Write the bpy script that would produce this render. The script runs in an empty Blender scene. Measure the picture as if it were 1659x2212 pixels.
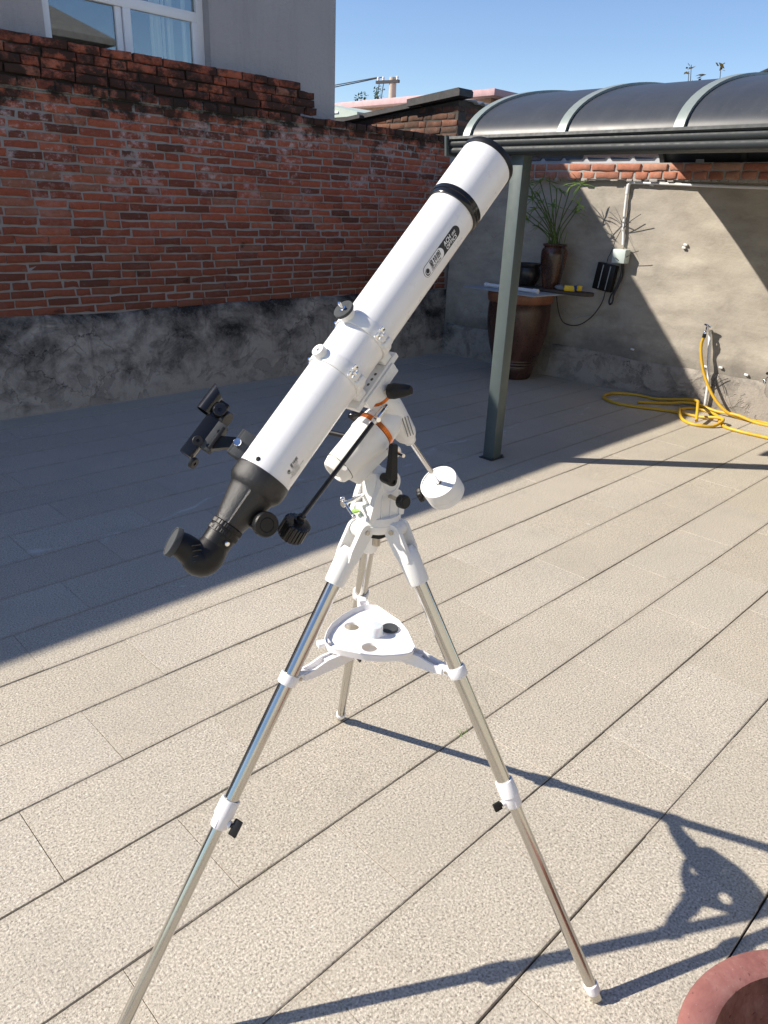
import bpy, bmesh, math, random
from mathutils import Vector, Matrix
random.seed(7)
scene = bpy.context.scene
COL = scene.collection
rad = math.radians

# ------------------------------------------------------------------ camera
EYE = Vector((0, 0, 1.549))
CR = Matrix(((0.71462485, 0.24547706, -0.65502086),
             (-0.69841731, 0.30266013, -0.64854461),
             (0.03904587, 0.920944, 0.38773388)))          # columns: camera right, up, back in the courtyard's axes
FOC, CXP, CYP = 1577.0, 829.5, 1106.0
cam_d = bpy.data.cameras.new('camera')
cam_d.sensor_fit = 'VERTICAL'; cam_d.sensor_height = 36.0; cam_d.sensor_width = 27.0
cam_d.lens = 36.0 * FOC / 2212.0
cam_d.clip_start = 0.05; cam_d.clip_end = 600
cam = bpy.data.objects.new('camera', cam_d)
cam.matrix_world = Matrix.Translation(EYE) @ CR.to_4x4()
COL.objects.link(cam); scene.camera = cam
scene.render.resolution_x = 768; scene.render.resolution_y = 1024

# ------------------------------------------------------------------ light
SUN_TO = Vector((-.93, .90, 1.0)).normalized()
world = bpy.data.worlds.new('World'); scene.world = world; world.use_nodes = True
wn = world.node_tree; bgn = wn.nodes['Background']
sky = wn.nodes.new('ShaderNodeTexSky'); sky.sky_type = 'NISHITA'; sky.sun_disc = False
sky.sun_elevation = math.asin(SUN_TO.z); sky.sun_rotation = math.atan2(SUN_TO.x, SUN_TO.y)
sky.altitude = 300; sky.air_density = 1.0; sky.dust_density = 0.1; sky.ozone_density = 2.4
hs_ = wn.nodes.new('ShaderNodeHueSaturation'); hs_.inputs['Hue'].default_value = 0.508; hs_.inputs['Saturation'].default_value = 1.08; wn.links.new(sky.outputs[0], hs_.inputs['Color'])
wn.links.new(hs_.outputs[0], bgn.inputs[0]); bgn.inputs[1].default_value = 0.108
sun_d = bpy.data.lights.new('sun', 'SUN'); sun_d.energy = 5.0; sun_d.angle = rad(0.53); sun_d.color = (1.0, 0.912, 0.79)
sun = bpy.data.objects.new('sun', sun_d); COL.objects.link(sun)
sun.rotation_euler = SUN_TO.to_track_quat('Z', 'Y').to_euler(); sun.location = (-6, 6, 9)
vs = scene.view_settings
vs.view_transform = 'Standard'; vs.look = 'None'; vs.gamma = 1.0; vs.exposure = 0.62; vs.use_curve_mapping = False

# ------------------------------------------------------------------ helpers
def pt(u, v, d):
    """point of the courtyard seen along a measured direction at distance d in front of the viewer"""
    return EYE + CR @ Vector(((u - CXP) * d / FOC, -(v - CYP) * d / FOC, -d))
def cv(x, y, z): return (CR @ Vector((x, y, z))).normalized()
def on_plane(u, v, P0, N):
    d = CR @ Vector((u - CXP, -(v - CYP), -FOC)); t = (P0 - EYE).dot(N) / d.dot(N); return EYE + d * t

def basis(ax, hint=None):
    a = Vector(ax).normalized()
    h = Vector(hint) if hint is not None else (Vector((0, 0, 1)) if abs(a.z) < .9 else Vector((1, 0, 0)))
    x = (h - a * h.dot(a)).normalized()
    return x, a.cross(x), a

class MB:
    def __init__(s): s.v = []; s.f = []
    def add(s, vs, fs):
        o = len(s.v); s.v += [Vector(q) for q in vs]; s.f += [tuple(i + o for i in f) for f in fs]; return s
    def box(s, c, hx, hy, hz, bev=0.0):
        """centre and three half-extent vectors; bev chamfers all edges"""
        c = Vector(c); hx, hy, hz = Vector(hx), Vector(hy), Vector(hz)
        if bev <= 0:
            vs = [c + hx * i + hy * j + hz * k for i in (-1, 1) for j in (-1, 1) for k in (-1, 1)]
            fs = [(0, 1, 3, 2), (4, 6, 7, 5), (0, 4, 5, 1), (2, 3, 7, 6), (0, 2, 6, 4), (1, 5, 7, 3)]
            return s.add(vs, fs)
        bm = bmesh.new(); bmesh.ops.create_cube(bm, size=2)
        L = (hx.length, hy.length, hz.length)
        for q in bm.verts: q.co = Vector((q.co.x * L[0], q.co.y * L[1], q.co.z * L[2]))
        bmesh.ops.bevel(bm, geom=list(bm.edges), offset=min(bev, .45 * min(L) * 2), segments=2, affect='EDGES', profile=.5)
        ex, ey, ez = hx.normalized(), hy.normalized(), hz.normalized()
        bm.verts.index_update()
        vs = [c + ex * q.co.x + ey * q.co.y + ez * q.co.z for q in bm.verts]
        fs = [tuple(q.index for q in f.verts) for f in bm.faces]
        bm.free(); return s.add(vs, fs)
    def abox(s, x0, x1, y0, y1, z0, z1, bev=0.0):
        return s.box(((x0 + x1) / 2, (y0 + y1) / 2, (z0 + z1) / 2), ((x1 - x0) / 2, 0, 0), (0, (y1 - y0) / 2, 0), (0, 0, (z1 - z0) / 2), bev)
    def lathe(s, o, ax, prof, n=32, hint=None, cap0=True, cap1=True, fn=None):
        """prof: (distance along axis, radius) pairs"""
        o = Vector(o); x, y, a = basis(ax, hint); vs = []; fs = []
        for i, (h, r) in enumerate(prof):
            for k in range(n):
                t = 2 * math.pi * k / n; rr = r if fn is None else fn(h, r, t)
                vs.append(o + a * h + (x * math.cos(t) + y * math.sin(t)) * rr)
        for i in range(len(prof) - 1):
            for k in range(n):
                k2 = (k + 1) % n; fs.append((i * n + k, i * n + k2, (i + 1) * n + k2, (i + 1) * n + k))
        if cap0: fs.append(tuple(reversed(range(n))))
        if cap1: m = (len(prof) - 1) * n; fs.append(tuple(range(m, m + n)))
        return s.add(vs, fs)
    def cyl(s, p, q, r, r2=None, n=24, bev=0.0):
        p, q = Vector(p), Vector(q); L = (q - p).length; r2 = r if r2 is None else r2
        if bev > 0: prof = [(0, r - bev), (bev, r), (L - bev, r2), (L, r2 - bev)]
        else: prof = [(0, r), (L, r2)]
        return s.lathe(p, q - p, prof, n)
    def tube(s, pts, r, n=10, caps=True):
        pts = [Vector(p) for p in pts]; N = len(pts); vs = []; fs = []
        x = None
        for i, p in enumerate(pts):
            t = (pts[min(i + 1, N - 1)] - pts[max(i - 1, 0)]).normalized()
            if x is None: x = basis(t)[0]
            else: x = (x - t * x.dot(t)).normalized()
            y = t.cross(x); ri = r[i] if isinstance(r, (list, tuple)) else r
            for k in range(n):
                a = 2 * math.pi * k / n; vs.append(p + (x * math.cos(a) + y * math.sin(a)) * ri)
        for i in range(N - 1):
            for k in range(n):
                k2 = (k + 1) % n; fs.append((i * n + k, i * n + k2, (i + 1) * n + k2, (i + 1) * n + k))
        if caps: fs.append(tuple(reversed(range(n)))); fs.append(tuple(range((N - 1) * n, N * n)))
        return s.add(vs, fs)
    def prism(s, poly, o, ex, ey, ez, h, taper=1.0):
        """2-D polygon in ex, ey from o, extruded h along ez"""
        o, ex, ey, ez = Vector(o), Vector(ex), Vector(ey), Vector(ez); n = len(poly)
        cx_ = sum(p[0] for p in poly) / n; cy_ = sum(p[1] for p in poly) / n
        vs = [o + ex * p[0] + ey * p[1] for p in poly]
        vs += [o + ez * h + ex * (cx_ + (p[0] - cx_) * taper) + ey * (cy_ + (p[1] - cy_) * taper) for p in poly]
        fs = [tuple(reversed(range(n))), tuple(range(n, 2 * n))] + [(i, (i + 1) % n, (i + 1) % n + n, i + n) for i in range(n)]
        return s.add(vs, fs)
    def sphere(s, c, r, n=16, m=10, sq=(1, 1, 1)):
        c = Vector(c); vs = [c + Vector((0, 0, r * sq[2]))]; fs = []
        for i in range(1, m):
            th = math.pi * i / m
            for k in range(n):
                ph = 2 * math.pi * k / n
                vs.append(c + Vector((r * sq[0] * math.sin(th) * math.cos(ph), r * sq[1] * math.sin(th) * math.sin(ph), r * sq[2] * math.cos(th))))
        vs.append(c - Vector((0, 0, r * sq[2]))); b = len(vs) - 1
        for k in range(n): fs.append((0, 1 + k, 1 + (k + 1) % n)); fs.append((b, 1 + (m - 2) * n + (k + 1) % n, 1 + (m - 2) * n + k))
        for i in range(m - 2):
            for k in range(n):
                k2 = (k + 1) % n; a = 1 + i * n; fs.append((a + k, a + n + k, a + n + k2, a + k2))
        return s.add(vs, fs)
    def build(s, name, mat, parent=None, sharp=35):
        o3 = root_loc(parent)
        me = bpy.data.meshes.new(name); me.from_pydata([tuple(v - o3) for v in s.v], [], s.f)
        bm = bmesh.new(); bm.from_mesh(me); bmesh.ops.recalc_face_normals(bm, faces=bm.faces); bm.to_mesh(me); bm.free()
        me.materials.append(mat)
        if sharp is not None:
            me.shade_smooth(); me.set_sharp_from_angle(angle=rad(sharp))
        ob = bpy.data.objects.new(name, me); COL.objects.link(ob)
        if parent is not None: ob.parent = parent
        return ob

def root_loc(p):
    while p is not None and p.parent is not None: p = p.parent
    return p.location.copy() if p is not None else Vector((0, 0, 0))
def thing(name, loc, label, cat, group=None):
    o = bpy.data.objects.new(name, None); o.empty_display_size = .05; COL.objects.link(o); o.location = loc
    return tag(o, label, cat, group)
def tag(o, label, cat, group=None):
    o['label'] = label; o['category'] = cat
    if group: o['group'] = group
    return o
def struct(o): o['kind'] = 'structure'; return o
def catmull(P, k=8):
    P = [Vector(p) for p in P]; Q = [P[0] * 2 - P[1]] + P + [P[-1] * 2 - P[-2]]; out = []
    for i in range(1, len(Q) - 2):
        a, b, c, d = Q[i - 1:i + 3]
        for j in range(k):
            t = j / k
            out.append(.5 * ((2 * b) + (c - a) * t + (2 * a - 5 * b + 4 * c - d) * t * t + (3 * b - a - 3 * c + d) * t ** 3))
    return out + [P[-1]]

# ------------------------------------------------------------------ materials
class NT:
    def __init__(s, name):
        s.m = bpy.data.materials.new(name); s.m.use_nodes = True; s.t = s.m.node_tree; s.b = s.t.nodes['Principled BSDF']
        s._pos = None
    def n(s, typ, **kw):
        q = s.t.nodes.new(typ)
        for k, v in kw.items():
            if k.startswith('i_'):
                key = k[2:]; key = int(key) if key.isdigit() else key.replace('_', ' ')
                s.put(q.inputs[key], v)
            else: setattr(q, k, v)
        return q
    def put(s, sock, v):
        if hasattr(v, 'is_linked') or isinstance(v, bpy.types.NodeSocket): s.t.links.new(v, sock)
        else: sock.default_value = v
    def pos(s):
        if s._pos is None: s._pos = s.n('ShaderNodeNewGeometry').outputs['Position']
        return s._pos
    def obj(s): return s.n('ShaderNodeTexCoord').outputs['Object']
    def map(s, vec, scale=(1, 1, 1), loc=(0, 0, 0), rot=(0, 0, 0)):
        q = s.n('ShaderNodeMapping'); s.t.links.new(vec, q.inputs[0]); q.inputs['Scale'].default_value = scale; q.inputs['Location'].default_value = loc; q.inputs['Rotation'].default_value = rot
        return q.outputs[0]
    def noise(s, vec, scale, detail=4, rough=.55, dist=0.0, col=False):
        q = s.n('ShaderNodeTexNoise'); s.t.links.new(vec, q.inputs['Vector']); q.inputs['Scale'].default_value = scale; q.inputs['Detail'].default_value = detail
        q.inputs['Roughness'].default_value = rough; q.inputs['Distortion'].default_value = dist
        return q.outputs['Color' if col else 'Fac']
    def ramp(s, fac, stops, interp='LINEAR'):
        q = s.n('ShaderNodeValToRGB'); s.t.links.new(fac, q.inputs[0]); e = q.color_ramp.elements; q.color_ramp.interpolation = interp
        while len(e) < len(stops): e.new(0.5)
        for el, (p, c) in zip(e, stops):
            el.position = p; el.color = (c, c, c, 1) if isinstance(c, (int, float)) else (*c, 1)
        return q.outputs[0]
    def mix(s, fac, a, b, mode='MIX'):
        q = s.n('ShaderNodeMix'); q.data_type = 'RGBA'; q.blend_type = mode; q.clamp_factor = True
        s.put(q.inputs[0], fac)
        for sock, v in ((q.inputs[6], a), (q.inputs[7], b)):
            s.put(sock, (*v, 1) if isinstance(v, tuple) and len(v) == 3 else v)
        return q.outputs[2]
    def math(s, op, a, b=0.0, clamp=False):
        q = s.n('ShaderNodeMath'); q.operation = op; q.use_clamp = clamp; s.put(q.inputs[0], a); s.put(q.inputs[1], b); return q.outputs[0]
    def sep(s, vec):
        q = s.n('ShaderNodeSeparateXYZ'); s.t.links.new(vec, q.inputs[0]); return q.outputs
    def rng(s, v, a, b, c=0.0, d=1.0):
        q = s.n('ShaderNodeMapRange'); q.clamp = True; s.put(q.inputs[0], v)
        for i, k in enumerate((a, b, c, d)): q.inputs[i + 1].default_value = k
        return q.outputs[0]
    def bump(s, h, strength=.3, dist=.01, normal=None):
        q = s.n('ShaderNodeBump'); q.inputs['Strength'].default_value = strength; q.inputs['Distance'].default_value = dist; s.t.links.new(h, q.inputs['Height'])
        if normal is not None: s.t.links.new(normal, q.inputs['Normal'])
        return q.outputs[0]
    def out(s, col=None, rough=None, normal=None, **kw):
        if col is not None: s.put(s.b.inputs['Base Color'], (*col, 1) if isinstance(col, tuple) and len(col) == 3 else col)
        if rough is not None: s.put(s.b.inputs['Roughness'], rough)
        if normal is not None: s.t.links.new(normal, s.b.inputs['Normal'])
        for k, v in kw.items(): s.put(s.b.inputs[k.replace('_', ' ')], v)
        return s.m

def paint(name, col, rough=.4, metal=0.0, bump=0.0, bscale=900, spec=.5, var=.06, coat=0.0):
    t = NT(name); p = t.obj()
    n1 = t.noise(p, 9, 5, .6)
    c = t.mix(t.rng(n1, .3, .7, 0, 1), tuple(max(0, x * (1 - var)) for x in col), tuple(min(1, x * (1 + var)) for x in col))
    r = t.rng(t.noise(p, 34, 4, .6), .25, .75, max(.02, rough * .82), min(1, rough * 1.2))
    nm = None
    if bump > 0: nm = t.bump(t.noise(p, bscale, 2, .5), bump, .0008)
    return t.out(c, r, nm, Metallic=metal, Coat_Weight=coat, Specular_IOR_Level=spec)

M = {}
M['tube_white'] = paint('tube_white', (.80, .80, .805), .3, var=.01, coat=.15)
M['cast_white'] = paint('cast_white', (.78, .78, .765), .42, bump=.35, bscale=1100, var=.015)
M['plastic_white'] = paint('plastic_white', (.80, .79, .80), .45, var=.015)
M['chrome'] = paint('chrome', (.82, .82, .83), .1, metal=1, var=.03)
M['black'] = paint('black_plastic', (.010, .010, .011), .42, spec=.32, bump=.3, bscale=1300, var=.2)
M['black_gloss'] = paint('black_gloss', (.009, .009, .010), .16, var=.2)
M['black_crinkle'] = paint('black_crinkle', (.014, .014, .015), .36, bump=.9, bscale=1000, var=.2, spec=.6)
M['felt'] = paint('black_felt', (.05, .055, .06), .85, bump=.8, bscale=900, var=.3)
M['orange'] = paint('orange_anodised', (.62, .17, .03), .33, metal=.75, var=.1)
M['print_black'] = paint('print_black', (.012, .010, .014), .4, var=.05)
M['print_white'] = paint('print_white', (.8, .8, .8), .4, var=.02)
M['print_grey'] = paint('print_grey', (.10, .10, .09), .5, var=.02)
M['sticker'] = paint('clear_sticker', (.83, .82, .82), .22, var=.01)
M['green_level'] = paint('level_fluid', (.30, .62, .06), .1, var=.1)
M['brass'] = paint('bolt_steel', (.55, .5, .42), .3, metal=.9, var=.1)
def leg_steel():
    t = NT('polished_steel'); p = t.obj()
    g = t.noise(p, 11, 4, .6)
    return t.out(t.mix(g, (.50, .485, .45), (.60, .585, .545)), t.rng(g, .3, .7, .15, .21), None, Metallic=1.0)
M['steel'] = leg_steel()
t = NT('translucent_cap'); M['cap'] = t.out((.86, .88, .9), .3, None, Transmission_Weight=.35, Subsurface_Weight=.25)

def mat_tile():
    t = NT('granite_paving'); p = t.pos()
    r = t.n('ShaderNodeObjectInfo').outputs['Random']
    f1 = t.noise(p, 165, 3, .72); f2 = t.noise(p, 80, 3, .65)
    sp = t.ramp(f1, [(.34, (.14, .125, .105)), (.45, (.40, .36, .295)), (.56, (.55, .50, .415)), (.67, (.78, .73, .63))])
    sp = t.mix(t.rng(f2, .38, .66, .0, .38), sp, (.47, .43, .355))
    big = t.noise(p, 1.7, 5, .6); med = t.noise(p, 7, 5, .65)
    sp = t.mix(t.rng(big, .35, .7, 0, .30), sp, (.31, .29, .25), 'MIX')
    sp = t.mix(t.rng(med, .52, .75, 0, .22), sp, (.56, .48, .37))
    hue = t.n('ShaderNodeHueSaturation'); t.put(hue.inputs['Value'], t.rng(r, 0, 1, .97, 1.03)); t.put(hue.inputs['Saturation'], t.rng(r, 0, 1, 1.06, .94)); t.t.links.new(sp, hue.inputs['Color']); sp = hue.outputs[0]
    # pale chalky scuffs that cross the paving from left to right
    wob = t.noise(t.map(p, (1, 1, 0)), 1.1, 3, .5)
    x, y, z = t.sep(p)
    line = t.math('ADD', t.math('SUBTRACT', y, t.math('MULTIPLY', x, -.045)), t.math('MULTIPLY', t.math('SUBTRACT', wob, .5), .75))
    d = t.math('ABSOLUTE', t.math('SUBTRACT', line, 3.33))
    brk = t.rng(t.noise(t.map(p, (2.2, 5, 1)), 1.6, 5, .7), .50, .60)
    m1 = t.math('MULTIPLY', t.rng(d, .006, .026, 1, 0), brk)
    spots = t.rng(t.noise(p, 15, 2, .4), .765, .80)
    sp = t.mix(t.math('MULTIPLY', m1, .55), sp, (.66, .66, .66))
    sp = t.mix(t.math('MULTIPLY', spots, .5), sp, (.62, .60, .55))
    dark = t.rng(t.noise(p, 5.3, 3, .5), .70, .80)
    sp = t.mix(t.math('MULTIPLY', dark, .25), sp, (.20, .17, .13))
    ox, oy, oz = t.sep(t.obj())
    ed = t.math('SUBTRACT', .1481, t.math('ABSOLUTE', oy))
    edn = t.math('ADD', ed, t.math('MULTIPLY', t.math('SUBTRACT', t.noise(p, 22, 4, .7), .5), .05))
    sp = t.mix(t.rng(edn, -.004, .018, .42, 0), sp, (.27, .235, .185))
    foot = t.rng(t.noise(t.map(p, (1, 1, 1), (3, 5, 0)), 3.1, 6, .72), .55, .72)
    sp = t.mix(t.math('MULTIPLY', foot, .22), sp, (.24, .22, .19))
    hgt = t.math('ADD', t.math('MULTIPLY', f1, .7), t.math('MULTIPLY', f2, .5))
    return t.out(sp, t.rng(f1, .3, .7, .62, .8), t.bump(hgt, .7, .004), Specular_IOR_Level=.3)
M['tile'] = mat_tile()
def mat_soil():
    t = NT('joint_soil'); p = t.pos()
    return t.out(t.ramp(t.noise(p, 90, 4, .7), [(.3, (.018, .015, .012)), (.62, (.06, .048, .036)), (.72, (.2, .17, .13))]), .95)
M['soil'] = mat_soil()

def mat_brick(name, base, soot_lo=None, soot_hi=None, eff=(1.7, 2.12), grime=0.0):
    t = NT(name); p = t.pos()
    r = t.math('FRACT', t.math('ADD', t.n('ShaderNodeObjectInfo').outputs['Random'], t.n('ShaderNodeNewGeometry').outputs['Random Per Island']))
    c = t.ramp(r, [(0, base[0]), (.20, base[1]), (.55, base[2]), (.85, base[3]), (1, base[4])])
    n1 = t.noise(p, 30, 5, .65); n2 = t.noise(t.map(p, (6, 6, 30)), 2.5, 4, .6)
    c = t.mix(t.rng(n1, .35, .75, 0, .45), c, tuple(x * .5 for x in base[1]))
    c = t.mix(t.rng(n2, .55, .8, 0, .3), c, tuple(min(1, x * 1.5) for x in base[3]))
    x, y, z = t.sep(p)
    # lime bloom, strongest below the coping
    e = t.noise(p, 3.1, 6, .72); e2 = t.noise(t.map(p, (1, 1, 1.4)), 17, 5, .72)
    band = t.math('MULTIPLY', t.rng(z, eff[0] - .25, eff[0] + .05), t.rng(z, eff[1] - .03, eff[1] + .06, 1, 0))
    mk = t.math('MULTIPLY', t.rng(t.math('ADD', t.math('MULTIPLY', e, .6), t.math('MULTIPLY', e2, .5)), .575, .66), t.math('ADD', t.math('MULTIPLY', band, .62), .13))
    c = t.mix(mk, c, (.52, .42, .40))
    mort = t.rng(t.noise(t.map(p, (9, 9, 16)), 3, 5, .75), .60, .66)
    c = t.mix(t.math('MULTIPLY', mort, .6), c, (.27, .245, .225))
    if soot_lo is not None:
        c = t.mix(t.math('MULTIPLY', t.rng(t.math('ADD', z, t.math('MULTIPLY', t.noise(p, 1.3, 4, .6), .7)), 1.25, 1.75, 1, 0), .55), c, (.13, .052, .034))
        s1 = t.noise(t.map(p, (3, 3, 4)), 1.6, 6, .75)
        lev = t.math('ADD', t.math('MINIMUM', t.rng(z, soot_lo, soot_lo + .20, 0, .68), t.rng(z, soot_hi - .10, soot_hi + .12, .68, .50)), t.math('MULTIPLY', t.math('SUBTRACT', s1, .5), 3.0))
        c = t.mix(t.rng(lev, .30, .66, 0, .9), c, (.022, .018, .015))
    if grime > 0:
        c = t.mix(t.rng(t.noise(p, 2.2, 5, .7), .4, .65, 0, grime), c, (.035, .028, .024))
    h = t.math('ADD', t.math('MULTIPLY', n1, .6), t.math('MULTIPLY', t.noise(p, 110, 3, .6), .4))
    return t.out(c, .88, t.bump(h, .75, .006), Specular_IOR_Level=.25)
RED = [(.11, .048, .034), (.25, .072, .043), (.36, .098, .054), (.43, .125, .066), (.29, .14, .095)]
M['brick'] = mat_brick('red_brick', RED, 1.96, 2.32)
M['brick_top'] = mat_brick('orange_brick', [(.30, .13, .085), (.40, .16, .10), (.46, .20, .13), (.48, .24, .165), (.38, .25, .18)], eff=(3, 3.2))
M['brick_old'] = mat_brick('old_brick', [(.09, .055, .042), (.14, .075, .052), (.20, .095, .062), (.26, .11, .07), (.12, .075, .058)], eff=(3.5, 3.7), grime=.8)
def mat_mortar(name, a, b, soot=True):
    t = NT(name); p = t.pos(); x, y, z = t.sep(p)
    c = t.mix(t.noise(p, 14, 6, .7), a, b)
    if soot:
        s1 = t.noise(t.map(p, (3, 3, 4)), 1.6, 6, .75)
        lev = t.math('ADD', t.rng(z, 1.93, 2.25, 0, .75), t.math('MULTIPLY', t.math('SUBTRACT', s1, .5), 2.2))
        c = t.mix(t.rng(lev, .28, .6, 0, .92), c, (.016, .014, .012))
    return t.out(c, .95, t.bump(t.noise(p, 90, 4, .7), .8, .006), Specular_IOR_Level=.2)
M['mortar'] = mat_mortar('lime_mortar', (.23, .215, .20), (.38, .36, .34))
M['mortar_pale'] = mat_mortar('pale_mortar', (.30, .29, .27), (.44, .42, .39), False)
M['mortar_dark'] = mat_mortar('dark_mortar', (.05, .045, .04), (.11, .10, .09), False)

def mat_plaster():
    t = NT('cement_render'); p = t.pos(); x, y, z = t.sep(p)
    tr = t.noise(t.map(p, (1.2, 1.2, 3.2)), 2.2, 6, .68); bl = t.noise(p, 1.1, 5, .6); fi = t.noise(p, 42, 5, .7)
    c = t.ramp(tr, [(.3, (.29, .262, .222)), (.5, (.40, .365, .31)), (.68, (.49, .45, .385))])
    c = t.mix(t.rng(bl, .4, .68, 0, .4), c, (.25, .23, .205))
    c = t.mix(t.rng(fi, .45, .8, 0, .3), c, (.42, .40, .36))
    wet = t.math('ADD', t.rng(z, .30, .75, .40, 0), t.math('MULTIPLY', t.math('SUBTRACT', t.noise(p, 1.5, 5, .65), .5), 1.1))
    c = t.mix(t.rng(wet, .12, .42, 0, .62), c, (.075, .072, .07))
    vor = t.n('ShaderNodeTexVoronoi'); vor.feature = 'DISTANCE_TO_EDGE'; vor.inputs['Scale'].default_value = 1.3
    q = t.n('ShaderNodeVectorMath'); q.operation = 'ADD'; t.t.links.new(p, q.inputs[0]); nz = t.noise(p, 3.5, 4, .6, col=True)
    q2 = t.n('ShaderNodeVectorMath'); q2.operation = 'SCALE'; t.t.links.new(nz, q2.inputs[0]); q2.inputs['Scale'].default_value = .5; t.t.links.new(q2.outputs[0], q.inputs[1]); t.t.links.new(q.outputs[0], vor.inputs['Vector'])
    crack = t.math('MULTIPLY', t.rng(vor.outputs['Distance'], .0, .006, 1, 0), t.rng(t.noise(p, .9, 2, .5), .5, .62))
    c = t.mix(t.math('MULTIPLY', crack, .6), c, (.10, .09, .08))
    h = t.math('ADD', t.math('MULTIPLY', tr, .8), t.math('MULTIPLY', fi, .35))
    return t.out(c, .92, t.bump(h, .55, .012), Specular_IOR_Level=.2)
M['plaster'] = mat_plaster()
def mat_plinth(name, lo, mid, hi, dark=.62, top=.7):
    t = NT(name); p = t.pos(); x, y, z = t.sep(p)
    a = t.noise(t.map(p, (1, 1, 1.3)), 2.3, 7, .68, .4); b = t.noise(p, 7, 6, .7); f = t.noise(p, 60, 4, .7)
    c = t.ramp(t.math('SUBTRACT', a, t.rng(z, top * .45, top, -.05, .13)), [(.33, lo), (.44, mid), (.57, hi)])
    c = t.mix(t.rng(b, .5, .72, 0, dark), c, lo)
    c = t.mix(t.rng(f, .5, .8, 0, .25), c, tuple(min(1, q * 1.3) for q in hi))
    fl = t.rng(t.noise(t.map(p, (1, 1, 1), (7, 2, 1)), 4.2, 6, .62, .8), .54, .57)          # patches where the skim has flaked off
    c = t.mix(t.math('MULTIPLY', fl, .35), c, tuple(q * .75 for q in mid))
    dr = t.rng(t.noise(t.map(p, (9, 9, .9)), 1.4, 5, .65), .56, .66)                        # run marks below the ledge
    c = t.mix(t.math('MULTIPLY', dr, t.rng(z, top * .1, top * .95, .05, .5)), c, lo)
    c = t.mix(t.math('MULTIPLY', t.rng(t.math('ADD', z, t.math('MULTIPLY', b, .10)), .05, .12, 1, 0), .6), c, tuple(min(1, q * .9) for q in hi))
    vor = t.n('ShaderNodeTexVoronoi'); vor.feature = 'DISTANCE_TO_EDGE'; vor.inputs['Scale'].default_value = 2.1
    q = t.n('ShaderNodeVectorMath'); q.operation = 'MULTIPLY_ADD'; t.t.links.new(t.noise(p, 4, 5, .65, col=True), q.inputs[0]); q.inputs[1].default_value = (.45, .45, .45); t.t.links.new(p, q.inputs[2]); t.t.links.new(q.outputs[0], vor.inputs['Vector'])
    ck = t.math('MULTIPLY', t.rng(vor.outputs['Distance'], .0, .010, 1, 0), t.rng(t.noise(p, 1.2, 3, .5), .46, .6))
    c = t.mix(t.math('MULTIPLY', ck, .8), c, (.012, .012, .012))
    h = t.math('SUBTRACT', t.math('SUBTRACT', t.math('ADD', t.math('MULTIPLY', b, .8), t.math('MULTIPLY', f, .3)), t.math('MULTIPLY', fl, .5)), t.math('MULTIPLY', ck, .6))
    return t.out(c, .93, t.bump(h, .7, .016), Specular_IOR_Level=.2)
M['plinth'] = mat_plinth('damp_concrete', (.028, .027, .027), (.18, .168, .155), (.40, .37, .335), .34)
M['plinth_back'] = mat_plinth('plinth_render', (.035, .035, .037), (.16, .15, .14), (.34, .31, .275), .45, 1.2)
def mat_stucco():
    t = NT('house_stucco'); p = t.pos()
    c = t.mix(t.noise(p, 1.2, 5, .6), (.50, .47, .465), (.60, .565, .56))
    f = t.noise(p, 85, 4, .7); g = t.noise(p, 28, 3, .6)
    c = t.mix(t.rng(t.noise(t.map(p, (3, 3, .35)), 1.8, 5, .7), .52, .75, 0, .35), c, (.33, .31, .31))
    return t.out(c, .9, t.bump(t.math('ADD', f, g), 1.0, .02), Specular_IOR_Level=.2)
M['stucco'] = mat_stucco()
M['frame_white'] = paint('window_frame_white', (.78, .80, .82), .35, var=.03)
def mat_glass():
    t = NT('window_glass')
    b = t.b; nt = t.t
    tr = t.n('ShaderNodeBsdfTransparent'); tr.inputs[0].default_value = (.86, .90, .88, 1)
    gl = t.n('ShaderNodeBsdfGlossy'); gl.inputs['Roughness'].default_value = .015; gl.inputs[0].default_value = (.9, .95, 1, 1)
    fr = t.n('ShaderNodeFresnel'); fr.inputs[0].default_value = 1.52
    mx = t.n('ShaderNodeMixShader'); nt.links.new(t.math('ADD', fr.outputs[0], .10, True), mx.inputs[0]); nt.links.new(tr.outputs[0], mx.inputs[1]); nt.links.new(gl.outputs[0], mx.inputs[2])
    nt.links.new(mx.outputs[0], nt.nodes['Material Output'].inputs[0]); nt.nodes.remove(b)
    return t.m
M['glass'] = mat_glass()
M['room'] = paint('room_wall', (.05, .07, .07), .8, var=.2)
M['curtain'] = paint('curtain_cloth', (.80, .78, .72), .9, var=.05)
M['dark_roof'] = paint('weathered_roof_felt', (.045, .045, .048), .7, var=.3)
M['grey_green'] = paint('grey_green_aluminium', (.088, .112, .112), .42, metal=.1, var=.06)
M['dark_alu'] = paint('dark_grey_aluminium', (.035, .041, .044), .55, metal=0.0, spec=.3, var=.1)
def mat_smoke():
    t = NT('smoked_polycarbonate'); p = t.pos()
    d = t.noise(p, 6, 6, .7); s = t.noise(p, 120, 2, .5)
    c = t.mix(t.rng(d, .35, .75), (.042, .047, .056), (.052, .058, .067))
    c = t.mix(t.math('MULTIPLY', t.rng(s, .70, .78), .5), c, (.2, .2, .2))
    c = t.mix(t.rng(t.noise(t.map(p, (1.2, 16, 1.2)), 1.5, 5, .7), .5, .8, 0, .18), c, (.11, .115, .12))
    return t.out(c, t.rng(d, .3, .7, .36, .42), None, Specular_IOR_Level=.3)
M['smoke'] = mat_smoke()
M['pink'] = paint('pink_painted_concrete', (.58, .36, .36), .75, var=.12)
M['pale_green'] = paint('pale_green_paint', (.44, .52, .46), .6, var=.08)
M['cream_wall'] = paint('cream_wall', (.52, .50, .43), .85, var=.08)
M['concrete_pole'] = paint('pole_concrete', (.48, .42, .33), .9, var=.12)
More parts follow.
